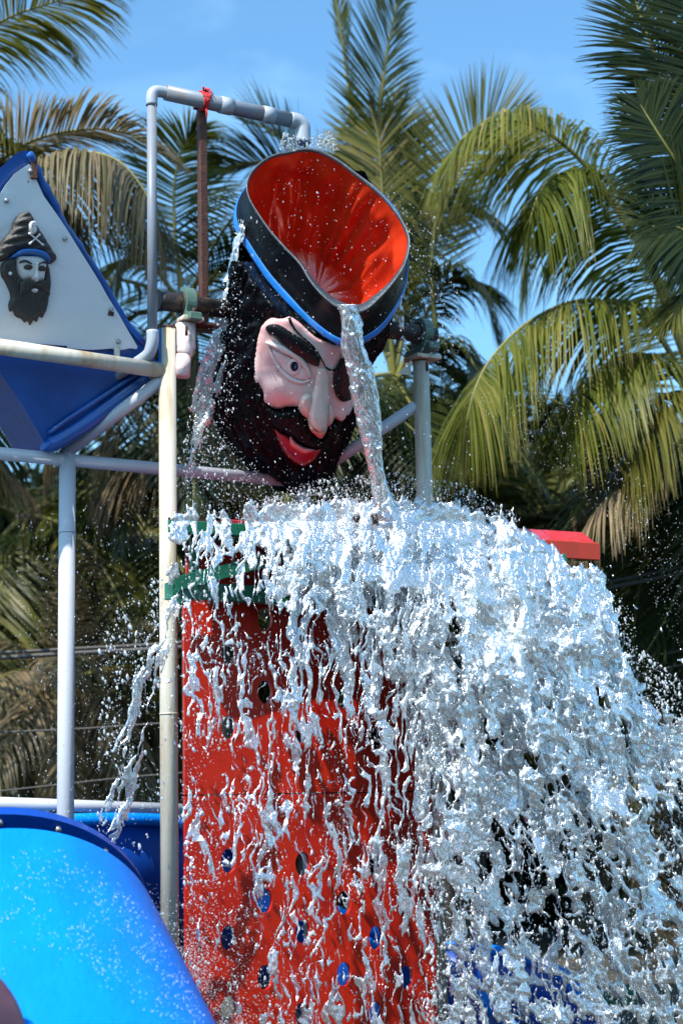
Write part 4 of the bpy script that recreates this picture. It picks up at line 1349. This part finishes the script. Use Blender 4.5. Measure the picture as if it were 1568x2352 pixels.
# left centre palm: behind the supply pipe
palm('coconut_palm', 'coconut palm behind the grey supply pipe with dark green hanging leaves', 420, 700, 17.6, [
    dict(p=[(420, 700, 17.6), (405, 560, 17.5), (400, 430, 17.4), (420, 340, 17.3), (450, 300, 17.2)], L=.8, n=124, droop=.4, tint=(0, .4), m='leaf'),
    dict(p=[(420, 700, 17.6), (340, 600, 17.5), (290, 600, 17.4), (240, 680, 17.3), (220, 800, 17.3)], L=.9, n=136, droop=.8, tint=(0, .5), m='leaf'),
    dict(p=[(420, 720, 17.4), (520, 600, 17.3), (580, 560, 17.2), (660, 600, 17.1), (700, 700, 17.1)], L=.9, n=136, droop=.8, tint=(0, .5), m='leaf_dark'),
    dict(p=[(420, 760, 17.2), (360, 800, 17.1), (300, 900, 17.0), (260, 1040, 17.0), (240, 1180, 17.0)], L=1.1, n=156, droop=1.0, tint=(.3, .9), m='leaf_dry'),
    dict(p=[(420, 780, 17.0), (470, 850, 16.9), (540, 960, 16.8), (600, 1060, 16.8), (640, 1090, 16.8)], L=1.2, n=175, droop=1.6, tint=(.4, .9), m='leaf_dry'),
    dict(p=[(420, 780, 17.0), (440, 900, 16.9), (430, 1010, 16.8), (330, 1060, 16.8), (240, 1130, 16.8)], L=1.2, n=175, droop=1.6, tint=(.4, .9), m='leaf_dry'),
], filler=12, seed=2, fm=FM_D, spread=(R(-60), R(45)))

# centre palm behind the bucket, upright leaves
palm('coconut_palm', 'tall upright coconut palm directly behind the open bucket', 905, 860, 18.0, [
    dict(p=[(905, 860, 18), (850, 600, 18), (815, 320, 17.9), (790, 120, 17.9), (765, -40, 17.8)], L=.55, n=136, droop=.15, fwd=.85, tint=(0, .3), m='leaf', rr=.035),
    dict(p=[(905, 860, 18), (880, 600, 17.8), (868, 380, 17.7), (880, 180, 17.6), (915, -10, 17.5), (935, -90, 17.4)], L=.85, n=195, droop=.25, fwd=.72, tint=(0, .55), m='leaf', rr=.03, w=.032),
    dict(p=[(905, 860, 17.8), (890, 660, 17.6), (880, 480, 17.5), (870, 330, 17.4), (850, 240, 17.4)], L=.9, n=175, droop=.3, fwd=.7, tint=(0, .9), m='leaf', w=.036),
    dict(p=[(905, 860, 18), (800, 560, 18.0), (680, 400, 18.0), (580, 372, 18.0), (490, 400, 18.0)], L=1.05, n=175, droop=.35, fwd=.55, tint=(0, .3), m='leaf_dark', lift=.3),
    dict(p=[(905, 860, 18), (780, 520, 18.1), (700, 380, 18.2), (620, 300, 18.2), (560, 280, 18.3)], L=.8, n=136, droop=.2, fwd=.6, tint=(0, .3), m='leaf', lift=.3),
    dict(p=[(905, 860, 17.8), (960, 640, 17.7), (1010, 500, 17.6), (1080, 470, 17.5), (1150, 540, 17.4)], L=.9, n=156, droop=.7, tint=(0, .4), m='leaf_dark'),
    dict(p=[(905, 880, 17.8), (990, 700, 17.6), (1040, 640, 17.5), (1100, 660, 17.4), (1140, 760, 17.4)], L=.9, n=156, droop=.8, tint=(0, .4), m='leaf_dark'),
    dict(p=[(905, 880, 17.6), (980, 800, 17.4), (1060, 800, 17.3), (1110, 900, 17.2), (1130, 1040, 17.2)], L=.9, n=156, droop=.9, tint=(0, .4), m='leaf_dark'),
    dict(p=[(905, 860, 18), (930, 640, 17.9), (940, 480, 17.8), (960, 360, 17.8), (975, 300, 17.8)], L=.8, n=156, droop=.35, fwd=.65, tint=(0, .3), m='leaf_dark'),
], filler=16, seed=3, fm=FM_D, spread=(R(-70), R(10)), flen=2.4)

# right palm: big arching leaves
palm('coconut_palm', 'coconut palm on the right with big yellow green arching leaves', 1600, 900, 16.2, [
    dict(p=[(1600, 900, 16.2), (1540, 700, 16.0), (1440, 510, 15.8), (1340, 375, 15.7), (1250, 300, 15.6), (1150, 275, 15.5), (1060, 320, 15.4), (1020, 420, 15.4)], L=1.45, n=221, droop=1.15, fwd=.4, tint=(.35, .8), m='leaf_sun', lift=.05, rr=.03),
    dict(p=[(1600, 900, 15.9), (1500, 640, 15.6), (1420, 490, 15.4), (1350, 415, 15.3), (1285, 398, 15.2), (1235, 450, 15.1), (1212, 540, 15.1), (1200, 640, 15.1)], L=1.5, n=221, droop=1.5, fwd=.35, tint=(.1, .6), m='leaf_sun', lift=.0),
    dict(p=[(1600, 920, 15.8), (1480, 730, 15.5), (1340, 690, 15.3), (1220, 735, 15.2), (1130, 820, 15.1), (1085, 910, 15.0), (1065, 1010, 15.0)], L=1.55, n=221, droop=1.5, fwd=.35, tint=(.3, .75), m='leaf_sun', lift=.0, w=.028),
    dict(p=[(1600, 920, 15.7), (1500, 820, 15.4), (1400, 830, 15.2), (1320, 920, 15.0), (1290, 1040, 15.0)], L=1.25, n=175, droop=1.4, fwd=.35, tint=(.2, .7), m='leaf_sun', lift=.0),
    dict(p=[(1600, 930, 15.5), (1560, 900, 15.2), (1500, 930, 15.0), (1450, 1020, 14.9), (1430, 1120, 14.9)], L=1.2, n=156, droop=1.4, tint=(.1, .7), m='leaf'),
    dict(p=[(1000, 760, 17.4), (992, 620, 17.3), (1005, 480, 17.2), (1040, 360, 17.1), (1100, 290, 17.0), (1170, 272, 16.9), (1220, 290, 16.9)], L=.72, n=156, droop=.06, fwd=.5, tint=(.1, .45), m='leaf', lift=.0, up=(0, -1, .1), w=.024),
    dict(p=[(1600, 950, 15.4), (1540, 1000, 15.2), (1460, 1090, 15.1), (1380, 1160, 15.0), (1330, 1240, 15.0)], L=1.1, n=156, droop=1.0, tint=(.3, .9), m='leaf_dry'),
], filler=10, seed=4, fm=FM_D, spread=(R(-80), R(-25)))

# near dark palm at the right edge
palm('coconut_palm', 'nearer dark green coconut palm cut off by the right edge', 1720, 620, 13.8, [
    dict(p=[(1720, 620, 13.8), (1640, 420, 13.6), (1560, 250, 13.5), (1490, 90, 13.4), (1440, -60, 13.4)], L=.80, n=175, droop=.22, fwd=.45, tint=(0, .4), m='leaf_dark', up=(0.1, -1, .3), rr=.03),
    dict(p=[(1720, 640, 13.6), (1660, 560, 13.4), (1590, 430, 13.3), (1520, 320, 13.2), (1470, 240, 13.2)], L=.75, n=175, droop=.3, fwd=.45, tint=(0, .4), m='leaf_dark', up=(0.1, -1, .3)),
    dict(p=[(1720, 640, 13.6), (1680, 600, 13.4), (1620, 560, 13.3), (1550, 520, 13.2), (1490, 520, 13.2)], L=.8, n=156, droop=.4, fwd=.5, tint=(0, .5), m='leaf_dark', up=(0.1, -1, .3)),
    dict(p=[(1720, 620, 13.8), (1690, 380, 13.6), (1640, 180, 13.5), (1590, 20, 13.4), (1560, -100, 13.4)], L=.9, n=175, droop=.2, fwd=.5, tint=(0, .4), m='leaf_dark', up=(0.1, -1, .3)),
    dict(p=[(1720, 640, 13.6), (1660, 640, 13.4), (1590, 670, 13.3), (1530, 740, 13.2)], L=.8, n=136, droop=.7, fwd=.5, tint=(0, .5), m='leaf'),
], filler=0, seed=5)

# further palms that close the background
far = [(60, 1180, 20.5, 'olive coconut palm far behind the sail and the thin post', FM_G, 2.6), (330, 1220, 21.5, 'dark coconut palm far behind the left tall post', FM_D, 2.8),
       (640, 1120, 22.0, 'dark coconut palm far behind the pirate beard', FM_D, 3.0), (1000, 1150, 21.5, 'dark coconut palm far behind the right tall post', FM_D, 3.0),
       (1260, 1180, 20.5, 'olive coconut palm far behind the right end of the splash roof', FM_G, 2.8), (1520, 1320, 20.0, 'low dark coconut palm far behind the water at the right edge', FM_D, 2.8),
       (160, 1560, 19.5, 'short dry coconut palm behind the thin white post', FM_B, 2.2), (1500, 1700, 19.5, 'short dry coconut palm behind the falling water at right', FM_B, 2.2)]
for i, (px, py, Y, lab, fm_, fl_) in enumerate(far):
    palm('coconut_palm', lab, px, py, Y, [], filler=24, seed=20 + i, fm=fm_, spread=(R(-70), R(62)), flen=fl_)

# shady thicket that closes the far view under the palms
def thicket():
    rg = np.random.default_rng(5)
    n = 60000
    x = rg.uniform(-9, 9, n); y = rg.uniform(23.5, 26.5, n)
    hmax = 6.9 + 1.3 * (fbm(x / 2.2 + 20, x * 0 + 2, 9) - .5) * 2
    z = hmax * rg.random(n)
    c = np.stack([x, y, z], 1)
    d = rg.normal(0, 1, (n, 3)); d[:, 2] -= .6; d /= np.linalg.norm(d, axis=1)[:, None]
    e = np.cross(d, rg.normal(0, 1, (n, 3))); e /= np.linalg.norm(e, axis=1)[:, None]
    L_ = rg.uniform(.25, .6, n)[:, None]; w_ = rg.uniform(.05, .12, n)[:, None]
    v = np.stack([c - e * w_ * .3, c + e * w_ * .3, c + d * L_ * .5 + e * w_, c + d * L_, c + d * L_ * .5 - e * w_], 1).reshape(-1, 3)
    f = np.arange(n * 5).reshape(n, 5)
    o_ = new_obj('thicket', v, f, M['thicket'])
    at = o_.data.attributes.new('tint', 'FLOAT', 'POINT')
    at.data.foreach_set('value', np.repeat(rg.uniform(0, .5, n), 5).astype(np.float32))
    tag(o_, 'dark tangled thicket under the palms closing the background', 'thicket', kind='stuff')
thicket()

# low green barrier behind the water on the right
ga, gb = P(1060, 2238, 14.2), P(1460, 2262, 14.2)
bar = thing('green_barrier', 'low dark green barrier with a brown post behind the falling water', 'barrier', drop_to((ga + gb) / 2))
nb_ = 7
for i in range(nb_):
    a_ = ga + (gb - ga) * (i / nb_ + .003); b_ = ga + (gb - ga) * ((i + 1) / nb_ - .003)
    a0_, b0_ = drop_to(a_), drop_to(b_)
    hh_ = np.array([0, 0.02, 0])
    new_obj('board', [a0_, b0_, b_, a_, a0_ + hh_, b0_ + hh_, b_ + hh_, a_ + hh_], [(0, 1, 2, 3), (7, 6, 5, 4), (3, 2, 6, 7), (0, 3, 7, 4), (1, 5, 6, 2)], M['green_beam'], bar, False)
pq = P(1155, 2235, 14.0)
pipe_part('post', drop_to(pq), pq + UPZ * .25, .04, M['trunk'], bar, seg=12)

# ------------------------------------------------------------------ water
def nets(Fv):
    """surface of Fv = 0 on a regular grid: vertices in grid units and quads"""
    Fv = Fv.astype(np.float32)
    ins = Fv > 0
    nx, ny, nz = Fv.shape
    cnt = np.zeros((nx - 1, ny - 1, nz - 1), np.float32)
    acc = [np.zeros_like(cnt) for _ in range(3)]
    sl = lambda o_, n_: slice(o_, n_ - 1 + o_)
    for ax in range(3):
        for o1 in (0, 1):
            for o2 in (0, 1):
                a0 = [0, 0, 0]; b0 = [0, 0, 0]
                other = [k for k in range(3) if k != ax]
                a0[other[0]] = o1; a0[other[1]] = o2
                b0 = list(a0); b0[ax] = 1
                sa_ = tuple(sl(a0[k], Fv.shape[k]) for k in range(3)); sb_ = tuple(sl(b0[k], Fv.shape[k]) for k in range(3))
                fa, fb = Fv[sa_], Fv[sb_]
                cr = (fa > 0) != (fb > 0)
                den = np.where(cr, fa - fb, 1)
                tt_ = np.where(cr, fa / den, 0)
                cnt += cr
                for k in range(3):
                    acc[k] += np.where(cr, tt_ if k == ax else a0[k], 0)
    act = cnt > 0
    idx = -np.ones(act.shape, np.int64)
    idx[act] = np.arange(act.sum())
    I, J, K = np.nonzero(act)
    c = cnt[act]
    v = np.stack([I + acc[0][act] / c, J + acc[1][act] / c, K + acc[2][act] / c], 1)
    quads = []
    for ax in range(3):
        A = [slice(1, n_ - 1) for n_ in Fv.shape]; B = list(A)
        A[ax] = slice(0, Fv.shape[ax] - 1); B[ax] = slice(1, Fv.shape[ax])
        ia, ib = ins[tuple(A)], ins[tuple(B)]
        ch = ia != ib
        q = np.argwhere(ch)
        if len(q) == 0: continue
        flip = ia[ch]
        base = q.copy()
        o1, o2 = [k for k in range(3) if k != ax]
        base[:, o1] += 1; base[:, o2] += 1
        def cell(d1, d2):
            r_ = base.copy(); r_[:, o1] += d1; r_[:, o2] += d2
            return idx[r_[:, 0], r_[:, 1], r_[:, 2]]
        qd = np.stack([cell(-1, -1), cell(0, -1), cell(0, 0), cell(-1, 0)], 1)
        if ax == 1: flip = ~flip
        qd[~flip] = qd[~flip][:, ::-1]
        quads.append(qd)
    return v, np.vstack(quads)

def bil(A, x, y):
    xi = np.clip(np.floor(x).astype(int), 0, A.shape[0] - 2); yi = np.clip(np.floor(y).astype(int), 0, A.shape[1] - 2)
    fx, fy = x - xi, y - yi
    return (A[xi, yi] * (1 - fx) + A[xi + 1, yi] * fx) * (1 - fy) + (A[xi, yi + 1] * (1 - fx) + A[xi + 1, yi + 1] * fx) * fy

def water_sheet(name, box_px, step, dens_f, flow_f, off_f, seed, m, label, thick=.026, wob=.10, cut=.5, parent=None, sx=1.0, sy=1.0, posf=None, nw=9, fine=1.0, wt=(1.15, .62, .35)):
    """a torn sheet of falling water; dens_f says how closed it is, flow_f gives across/along coordinates of the fall"""
    x0, y0, x1, y1 = box_px
    gx, gy = np.meshgrid(np.arange(x0, x1, step), np.arange(y0, y1, step), indexing='ij')
    a, b = flow_f(gx, gy)
    wx, wy = fbm(gx / 42 + 31, gy / 58 + 7, seed + 60, 3) - .5, fbm(gx / 48 + 3, gy / 52 + 19, seed + 66, 3) - .5
    a = a + 44 * min(1, sx * 1.4) * wx + 10 * wy
    b = b + 60 * min(1, sy) * wy
    N1 = fbm(a / (70 * sx), b / (150 * sy), seed, 3)
    N2 = ridged(a / (27 * sx) + 1.2 * N1, b / (80 * sy), seed + 10, 2)
    N3 = fbm(a / (11 * sx), b / (19 * sy), seed + 20, 2)
    s_ = dens_f(gx, gy) + wt[0] * (N1 - .5) + wt[1] * (N2 - .62) + wt[2] * (N3 - .5)
    t_ = np.where(s_ > cut, np.clip(s_ - cut, 0, .3) ** .55 * thick * 1.9, (s_ - cut) * .2)
    N4 = fbm(a / 7.0, b / 10.0, seed + 30, 2)
    t_ = np.where(s_ > cut, t_ * (.55 + .9 * N3) + .010 * fine * (N4 - .45), t_)
    w0 = wob * 2 * (fbm(a / (110 * sx), b / (190 * sy), seed + 40, 2) - .5) + .05 * fine * (fbm(a / 32, b / 46, seed + 50, 2) - .5) + .018 * fine * (N4 - .5)
    wmax = thick * 1.6
    ws_ = np.linspace(-wmax, wmax, nw)
    Fv = np.minimum(t_[:, :, None], .05) - np.abs(ws_[None, None, :] * (1 + 0 * t_[:, :, None]))
    Fv[0] = Fv[-1] = -1; Fv[:, 0] = Fv[:, -1] = -1; Fv[:, :, 0] = Fv[:, :, -1] = -.01
    v, q = nets(Fv)
    px = x0 + v[:, 0] * step; py = y0 + v[:, 1] * step
    w = -wmax + v[:, 2] * (2 * wmax / (nw - 1)) + bil(w0, v[:, 0], v[:, 1])
    if posf is None:
        off = off_f(px, py) + w
        d = ray(px, py)
        num = (L0 - CAM) @ g_dir + off
        pos = CAM + d * (num / (d @ g_dir))[:, None]
    else:
        pos = posf(px, py, w)
    loc_ = pos.mean(0)
    o_ = new_obj(name, pos, q, m, None, True, loc_)
    if label:
        tag(o_, label, 'falling water', kind='stuff')
    return o_

def sdist(x, y, poly):
    poly = np.asarray(poly, float)
    d = poly_dist(x, y, poly)
    return np.where(in_poly(x, y, poly), d, -d)

A_POLY = [(600, 1215), (640, 1180), (700, 1160), (800, 1145), (900, 1140), (1000, 1150), (1100, 1172), (1160, 1200), (1240, 1236), (1290, 1290), (1350, 1300), (1392, 1304), (1402, 1400), (1440, 1500), (1490, 1600),
          (1560, 1680), (1640, 1760), (1700, 2420), (1010, 2420), (1000, 2150), (985, 1950), (955, 1750), (930, 1600), (890, 1500), (830, 1430), (760, 1400), (700, 1420), (640, 1430), (620, 1330)]
L_POLY = [(392, 1205), (440, 1185), (520, 1176), (620, 1168), (700, 1165), (700, 1300), (620, 1300), (560, 1265), (500, 1270), (430, 1260)]
def flow_main(x, y):
    k = np.clip((y - 1180) / 1200, 0, 1)
    return (x - 640) / (1 + .35 * k) - 70 * k * smooth01(700, 1100, x), y
def outward(py):
    h = np.clip((py - 1200) * .0029, 0, 5)
    return OFR + .07 + .26 * np.sqrt(h)
def dens_main(x, y):
    sdA = sdist(x, y, A_POLY)
    wid = np.where(y < 1320, 24, 60)
    dA = smooth01(-wid, wid, sdA)
    low = np.clip((y - 1330) / 700, 0, 1)
    dA = dA * (.88 - .42 * low) - .14 * smooth01(1040, 900, x) * smooth01(1250, 1380, y)
    sdL = sdist(x, y, L_POLY)
    dL = smooth01(-60, 20, sdL) * .62
    return np.maximum(dA, dL)
def dens_threads(x, y):
    inB = smooth01(392, 425, x) * smooth01(1080, 1000, x) * smooth01(1180, 1225, y)
    d_ = .39 + .13 * smooth01(570, 700, x) * smooth01(1900, 1450, y) + .09 * smooth01(760, 950, x) + .10 * smooth01(1480, 1230, y) - .03 * smooth01(1900, 2300, y) - .06 * smooth01(620, 520, x)
    return inB * d_ - .3 * (1 - inB)
LACE = (.95, .95, .36)
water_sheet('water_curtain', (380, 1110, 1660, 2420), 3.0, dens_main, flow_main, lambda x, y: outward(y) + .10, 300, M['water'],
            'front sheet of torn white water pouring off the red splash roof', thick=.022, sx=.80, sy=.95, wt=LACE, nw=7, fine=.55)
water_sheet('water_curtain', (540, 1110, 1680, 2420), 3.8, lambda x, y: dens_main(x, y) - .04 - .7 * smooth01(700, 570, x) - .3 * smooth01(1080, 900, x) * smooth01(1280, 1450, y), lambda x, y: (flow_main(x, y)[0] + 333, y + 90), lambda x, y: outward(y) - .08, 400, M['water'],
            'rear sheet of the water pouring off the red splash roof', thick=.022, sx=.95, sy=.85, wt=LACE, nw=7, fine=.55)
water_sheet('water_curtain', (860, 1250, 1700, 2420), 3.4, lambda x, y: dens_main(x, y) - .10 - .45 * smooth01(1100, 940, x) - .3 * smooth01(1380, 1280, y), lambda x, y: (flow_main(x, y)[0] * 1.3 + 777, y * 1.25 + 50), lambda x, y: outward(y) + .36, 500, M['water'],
            'loose nearest veil of drops and threads before the falling water', thick=.018, sx=.55, sy=.7, wt=(.8, .9, .45), nw=7, fine=.6)
water_sheet('water_threads', (385, 1170, 1090, 2420), 2.5, dens_threads, lambda x, y: (x - .05 * (y - 1200) + 34 * (fbm(x / 80 + 3, y / 120 + 5, 88, 3) - .5), y), lambda x, y: outward(y) + .02, 530, M['water_bright'],
            'lacy threads of water running down before the red climbing wall', thick=.013, wob=.05, sx=.52, sy=2.0, wt=(.70, .80, .45), nw=7, fine=.4)

water_sheet('water_threads', (385, 1190, 1100, 2420), 2.3, lambda x, y: dens_threads(x, y) - .15 + .03 * smooth01(1500, 2100, y), lambda x, y: (x + .04 * (y - 1200) + 40 * (fbm(x / 60 + 8, y / 70 + 2, 91, 3) - .5) + 400, y), lambda x, y: outward(y) + .16, 560, M['water_bright'],
            'finer net of broken water threads and beads before the red climbing wall', thick=.010, wob=.07, sx=.46, sy=.95, wt=(.80, .95, .50), nw=7, fine=.4)

# stream from the bucket lip
st = catmull([(797, 700), (806, 740), (818, 800), (830, 870), (843, 950), (856, 1030), (868, 1100), (884, 1170)], 80)
def st_c(y): return np.interp(y, st[:, 1], st[:, 0])
def st_w(y): return np.interp(y, [700, 740, 800, 900, 1000, 1100, 1170], [24, 30, 36, 33, 27, 20, 28])
def dens_st(x, y):
    q = np.abs(x - st_c(y)) / st_w(y)
    return 1.0 - .62 * q ** 2.2
def st_pos(px, py, w):
    c = st_c(py); r_ = np.clip(np.abs(px - c) / (st_w(py) * 1.2), 0, 1)
    z = np.interp(py, [690, 760, 1170], [252, 246, 150]) - 18 * r_ ** 2
    return HP(px, py, z + w / MPX)
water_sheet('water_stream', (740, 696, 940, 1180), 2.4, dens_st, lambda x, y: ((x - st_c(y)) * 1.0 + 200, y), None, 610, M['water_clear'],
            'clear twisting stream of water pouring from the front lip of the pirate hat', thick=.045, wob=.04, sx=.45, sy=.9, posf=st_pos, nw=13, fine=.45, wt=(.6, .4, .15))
# spill down the left side of the hat and hair
sl = catmull([(552, 520), (540, 590), (525, 680), (505, 760), (485, 850), (468, 930), (448, 1010), (425, 1090)], 60)
def dens_sl(x, y):
    c = np.interp(y, sl[:, 1], sl[:, 0]); w_ = np.interp(y, [520, 600, 750, 850, 1000, 1090], [10, 16, 24, 30, 30, 24])
    q = np.abs(x - c) / w_
    return .80 - .42 * q ** 2 - .30 * smooth01(880, 1090, y) - .16 * smooth01(720, 540, y)
def sl_pos(px, py, w):
    return HP(px, py, np.interp(py, [520, 700, 1090], [60, 60, 20]) + w / MPX)
water_sheet('water_stream', (380, 500, 620, 1110), 2.8, dens_sl, lambda x, y: (x + .28 * (y - 500), y), None, 640, M['water_bright'],
            'ragged spill of water down the left side of the pirate hair', thick=.012, wob=.06, sx=.26, sy=.6, posf=sl_pos, wt=(.9, .9, .5), fine=.4)
def dens_sr(x, y):
    c = np.interp(y, [640, 700, 780], [908, 912, 925]); q = np.abs(x - c) / 13
    return .62 - .4 * q ** 2 - .3 * smooth01(690, 780, y)
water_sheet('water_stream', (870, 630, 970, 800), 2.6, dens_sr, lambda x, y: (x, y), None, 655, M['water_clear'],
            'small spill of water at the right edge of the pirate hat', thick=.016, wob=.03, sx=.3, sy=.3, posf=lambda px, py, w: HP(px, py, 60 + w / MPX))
# loose clump falling left of the tall post
cl_ = catmull([(395, 1330), (372, 1450), (330, 1560), (300, 1680), (285, 1790), (265, 1900)], 40)
def dens_cl(x, y):
    c = np.interp(y, cl_[:, 1], cl_[:, 0]); w_ = np.interp(y, [1330, 1450, 1600, 1750, 1900], [22, 32, 46, 52, 40])
    q = np.abs(x - c) / w_
    return .56 - .32 * q ** 2 + .04 * smooth01(1500, 1700, y) - .25 * smooth01(1830, 1950, y)
water_sheet('water_stream', (180, 1290, 440, 1990), 3.2, dens_cl, lambda x, y: (x + .3 * (y - 1300) + 22 * (fbm(x / 40, y / 60, 93, 2) - .5), y), lambda x, y: .45 + 0 * x, 670, M['water_bright'],
            'loose threads of water falling left of the tall white post', thick=.012, wob=.06, sx=.40, sy=1.0, wt=(.9, .95, .5), fine=.4)

# droplets
def ico(sub):
    t = (1 + 5 ** .5) / 2
    v = np.array([(-1, t, 0), (1, t, 0), (-1, -t, 0), (1, -t, 0), (0, -1, t), (0, 1, t), (0, -1, -t), (0, 1, -t), (t, 0, -1), (t, 0, 1), (-t, 0, -1), (-t, 0, 1)], float)
    f = [(0, 11, 5), (0, 5, 1), (0, 1, 7), (0, 7, 10), (0, 10, 11), (1, 5, 9), (5, 11, 4), (11, 10, 2), (10, 7, 6), (7, 1, 8), (3, 9, 4), (3, 4, 2), (3, 2, 6), (3, 6, 8), (3, 8, 9), (4, 9, 5), (2, 4, 11), (6, 2, 10), (8, 6, 7), (9, 8, 1)]
    v /= np.linalg.norm(v, axis=1)[:, None]
    for _ in range(sub):
        vl = [tuple(q) for q in v]; mid = {}; nf = []
        def m_(a, b):
            k = (min(a, b), max(a, b))
            if k not in mid:
                q = (np.array(vl[a]) + np.array(vl[b])) / 2
                vl.append(tuple(q / np.linalg.norm(q))); mid[k] = len(vl) - 1
            return mid[k]
        for a, b, c in f:
            x, y, z = m_(a, b), m_(b, c), m_(c, a)
            nf += [(a, x, z), (b, y, x), (c, z, y), (x, y, z)]
        v, f = np.array(vl), nf
    return v, np.array(f)

def drops(name, pos, rad, elong, m, label, sub=0, lean=None):
    tv, tf = ico(sub)
    n = len(pos)
    rg = np.random.default_rng(n)
    dirv = np.stack([rg.normal(.1, .22, n), rg.normal(0, .2, n), -np.ones(n)], 1)
    dirv /= np.linalg.norm(dirv, axis=1)[:, None]
    v = tv[None] * rad[:, None, None] * (1 + .18 * rg.normal(0, 1, (n, len(tv), 1)))
    al = (v * dirv[:, None, :]).sum(2, keepdims=True)
    v = v + dirv[:, None, :] * al * (elong[:, None, None] - 1)
    v = (v + pos[:, None, :]).reshape(-1, 3)
    f = (tf[None] + (np.arange(n) * len(tv))[:, None, None]).reshape(-1, 3)
    o_ = new_obj(name, v, f, m, None, True, pos.mean(0))
    tag(o_, label, 'water spray', kind='stuff')
    return o_

rg = np.random.default_rng(99)
def scatter(n, poly, fall=None):
    poly = np.asarray(poly, float)
    out = []
    lo, hi = poly.min(0), poly.max(0)
    while len(out) < n:
        q = rg.uniform(lo, hi, (n * 2, 2))
        k = in_poly(q[:, 0], q[:, 1], poly)
        if fall is not None:
            k &= rg.random(len(q)) < fall(q[:, 0], q[:, 1])
        out += q[k].tolist()
    return np.array(out[:n])
clump = lambda sc, thr, sd: (lambda x, y: np.clip((fbm(x / sc, y / (sc * 1.6), sd, 3) - thr) * 6, 0.04, 1))
PX, RD = [], []
def add(n, poly, r0, r1, off0, off1, fall=None):
    q = scatter(n, poly, fall)
    r_ = r0 * (r1 / r0) ** (rg.random(n) ** 3.2)
    off = rg.uniform(off0, off1, n)
    d = ray(q[:, 0], q[:, 1])
    pos = CAM + d * (((L0 - CAM) @ g_dir + off) / (d @ g_dir))[:, None]
    PX.append(pos); RD.append(r_ * .0025)
# around the bucket and above the roof
add(1500, [(520, 560), (700, 340), (900, 420), (1000, 640), (1060, 900), (1150, 1180), (800, 1150), (420, 1170), (430, 900)], .45, 2.0, .2, 1.1)
add(900, [(640, 345), (780, 345), (760, 300), (700, 320), (650, 300)], .6, 2.4, -.1, .2)
add(900, [(880, 420), (1000, 500), (1080, 760), (1000, 900), (900, 700)], .5, 2.2, -.2, .6)
add(1500, [(420, 1000), (520, 1000), (640, 1130), (900, 1120), (1150, 1180), (1000, 1200), (420, 1190)], .5, 2.4, .1, .8)
add(2600, [(560, 1165), (700, 1105), (900, 1085), (1060, 1110), (1200, 1190), (1160, 1230), (600, 1200)], .8, 3.0, .1, .6)
add(700, [(540, 500), (500, 700), (440, 950), (390, 1120), (520, 1100), (560, 700)], .5, 2.4, .2, .6)
# in and around the curtain
add(4200, [(410, 1250), (980, 1250), (1020, 2360), (420, 2360)], .7, 3.3, .35, 1.0, clump(55, .42, 3))
add(7000, [(940, 1350), (1420, 1350), (1600, 1700), (1600, 2400), (980, 2400)], .9, 4.0, .5, 1.3, clump(60, .38, 6))
add(1700, [(1380, 1350), (1450, 1480), (1568, 1560), (1600, 1900), (1540, 2000), (1450, 1700)], .8, 3.6, .4, 1.0)
add(900, [(230, 1400), (400, 1300), (420, 1700), (330, 1960), (220, 1960)], .7, 3.6, .3, .7, clump(40, .42, 8))
add(1500, [(40, 1200), (400, 1100), (400, 1900), (20, 1900)], .5, 1.4, .0, .8)
add(900, [(1050, 900), (1400, 1200), (1560, 1500), (1568, 1200), (1300, 900)], .5, 1.5, .0, .8)
# fine mist beside the slide
def near_slide(x, y):
    edge = np.interp(y, [1990, 2080, 2190, 2290, 2360], [290, 360, 420, 470, 498])
    return np.clip(np.exp(-(x - edge) / 38.0) * np.clip((y - 2020) / 200, 0, 1) * (.35 + fbm(x / 30, y / 45, 14, 3)), 0, 1)
add(4200, [(330, 2000), (560, 2000), (800, 2380), (430, 2380)], .4, 1.6, .6, 1.2, near_slide)
add(1800, [(420, 1850), (760, 1850), (900, 2380), (440, 2380)], .45, 1.8, .5, 1.2, lambda x, y: np.clip(np.exp(-(x - 420) / 110.0) * (y - 1850) / 350, 0, 1) * np.clip((fbm(x / 50, y / 70, 15, 3) - .35) * 4, .1, 1))
pos = np.vstack(PX); rad = np.concatenate(RD)
big = rad > .0055
drops('water_droplets', pos[~big], rad[~big], rg.uniform(1.0, 2.4, (~big).sum()), M['drops'], 'fine bright droplets of spray in the air all around the falling water', 0)
drops('water_droplets', pos[big], rad[big], rg.uniform(1.0, 2.6, big.sum()), M['drops'], 'larger round drops flying around the falling water', 1)
# splashes lying on the tube slide
q = scatter(2600, [(0, 1960), (130, 1940), (280, 2030), (400, 2190), (480, 2352), (0, 2352)], lambda x, y: np.clip((y - 1900) / 420, .1, 1) * np.clip((fbm(x / 60, y / 90, 12, 3) - .3) * 3, .1, 1))
d = ray(q[:, 0], q[:, 1])
ps = CAM + d * (rg.uniform(8.4, 9.4, len(q)))[:, None]
drops('water_droplets', ps, .0013 * rg.uniform(.6, 1.9, len(q)), rg.uniform(1, 3.2, len(q)), M['drops'], 'tiny glittering drops in front of the blue tube slide', 0)

for o_ in bpy.data.objects:
    if '_org' in o_.keys():
        del o_['_org']
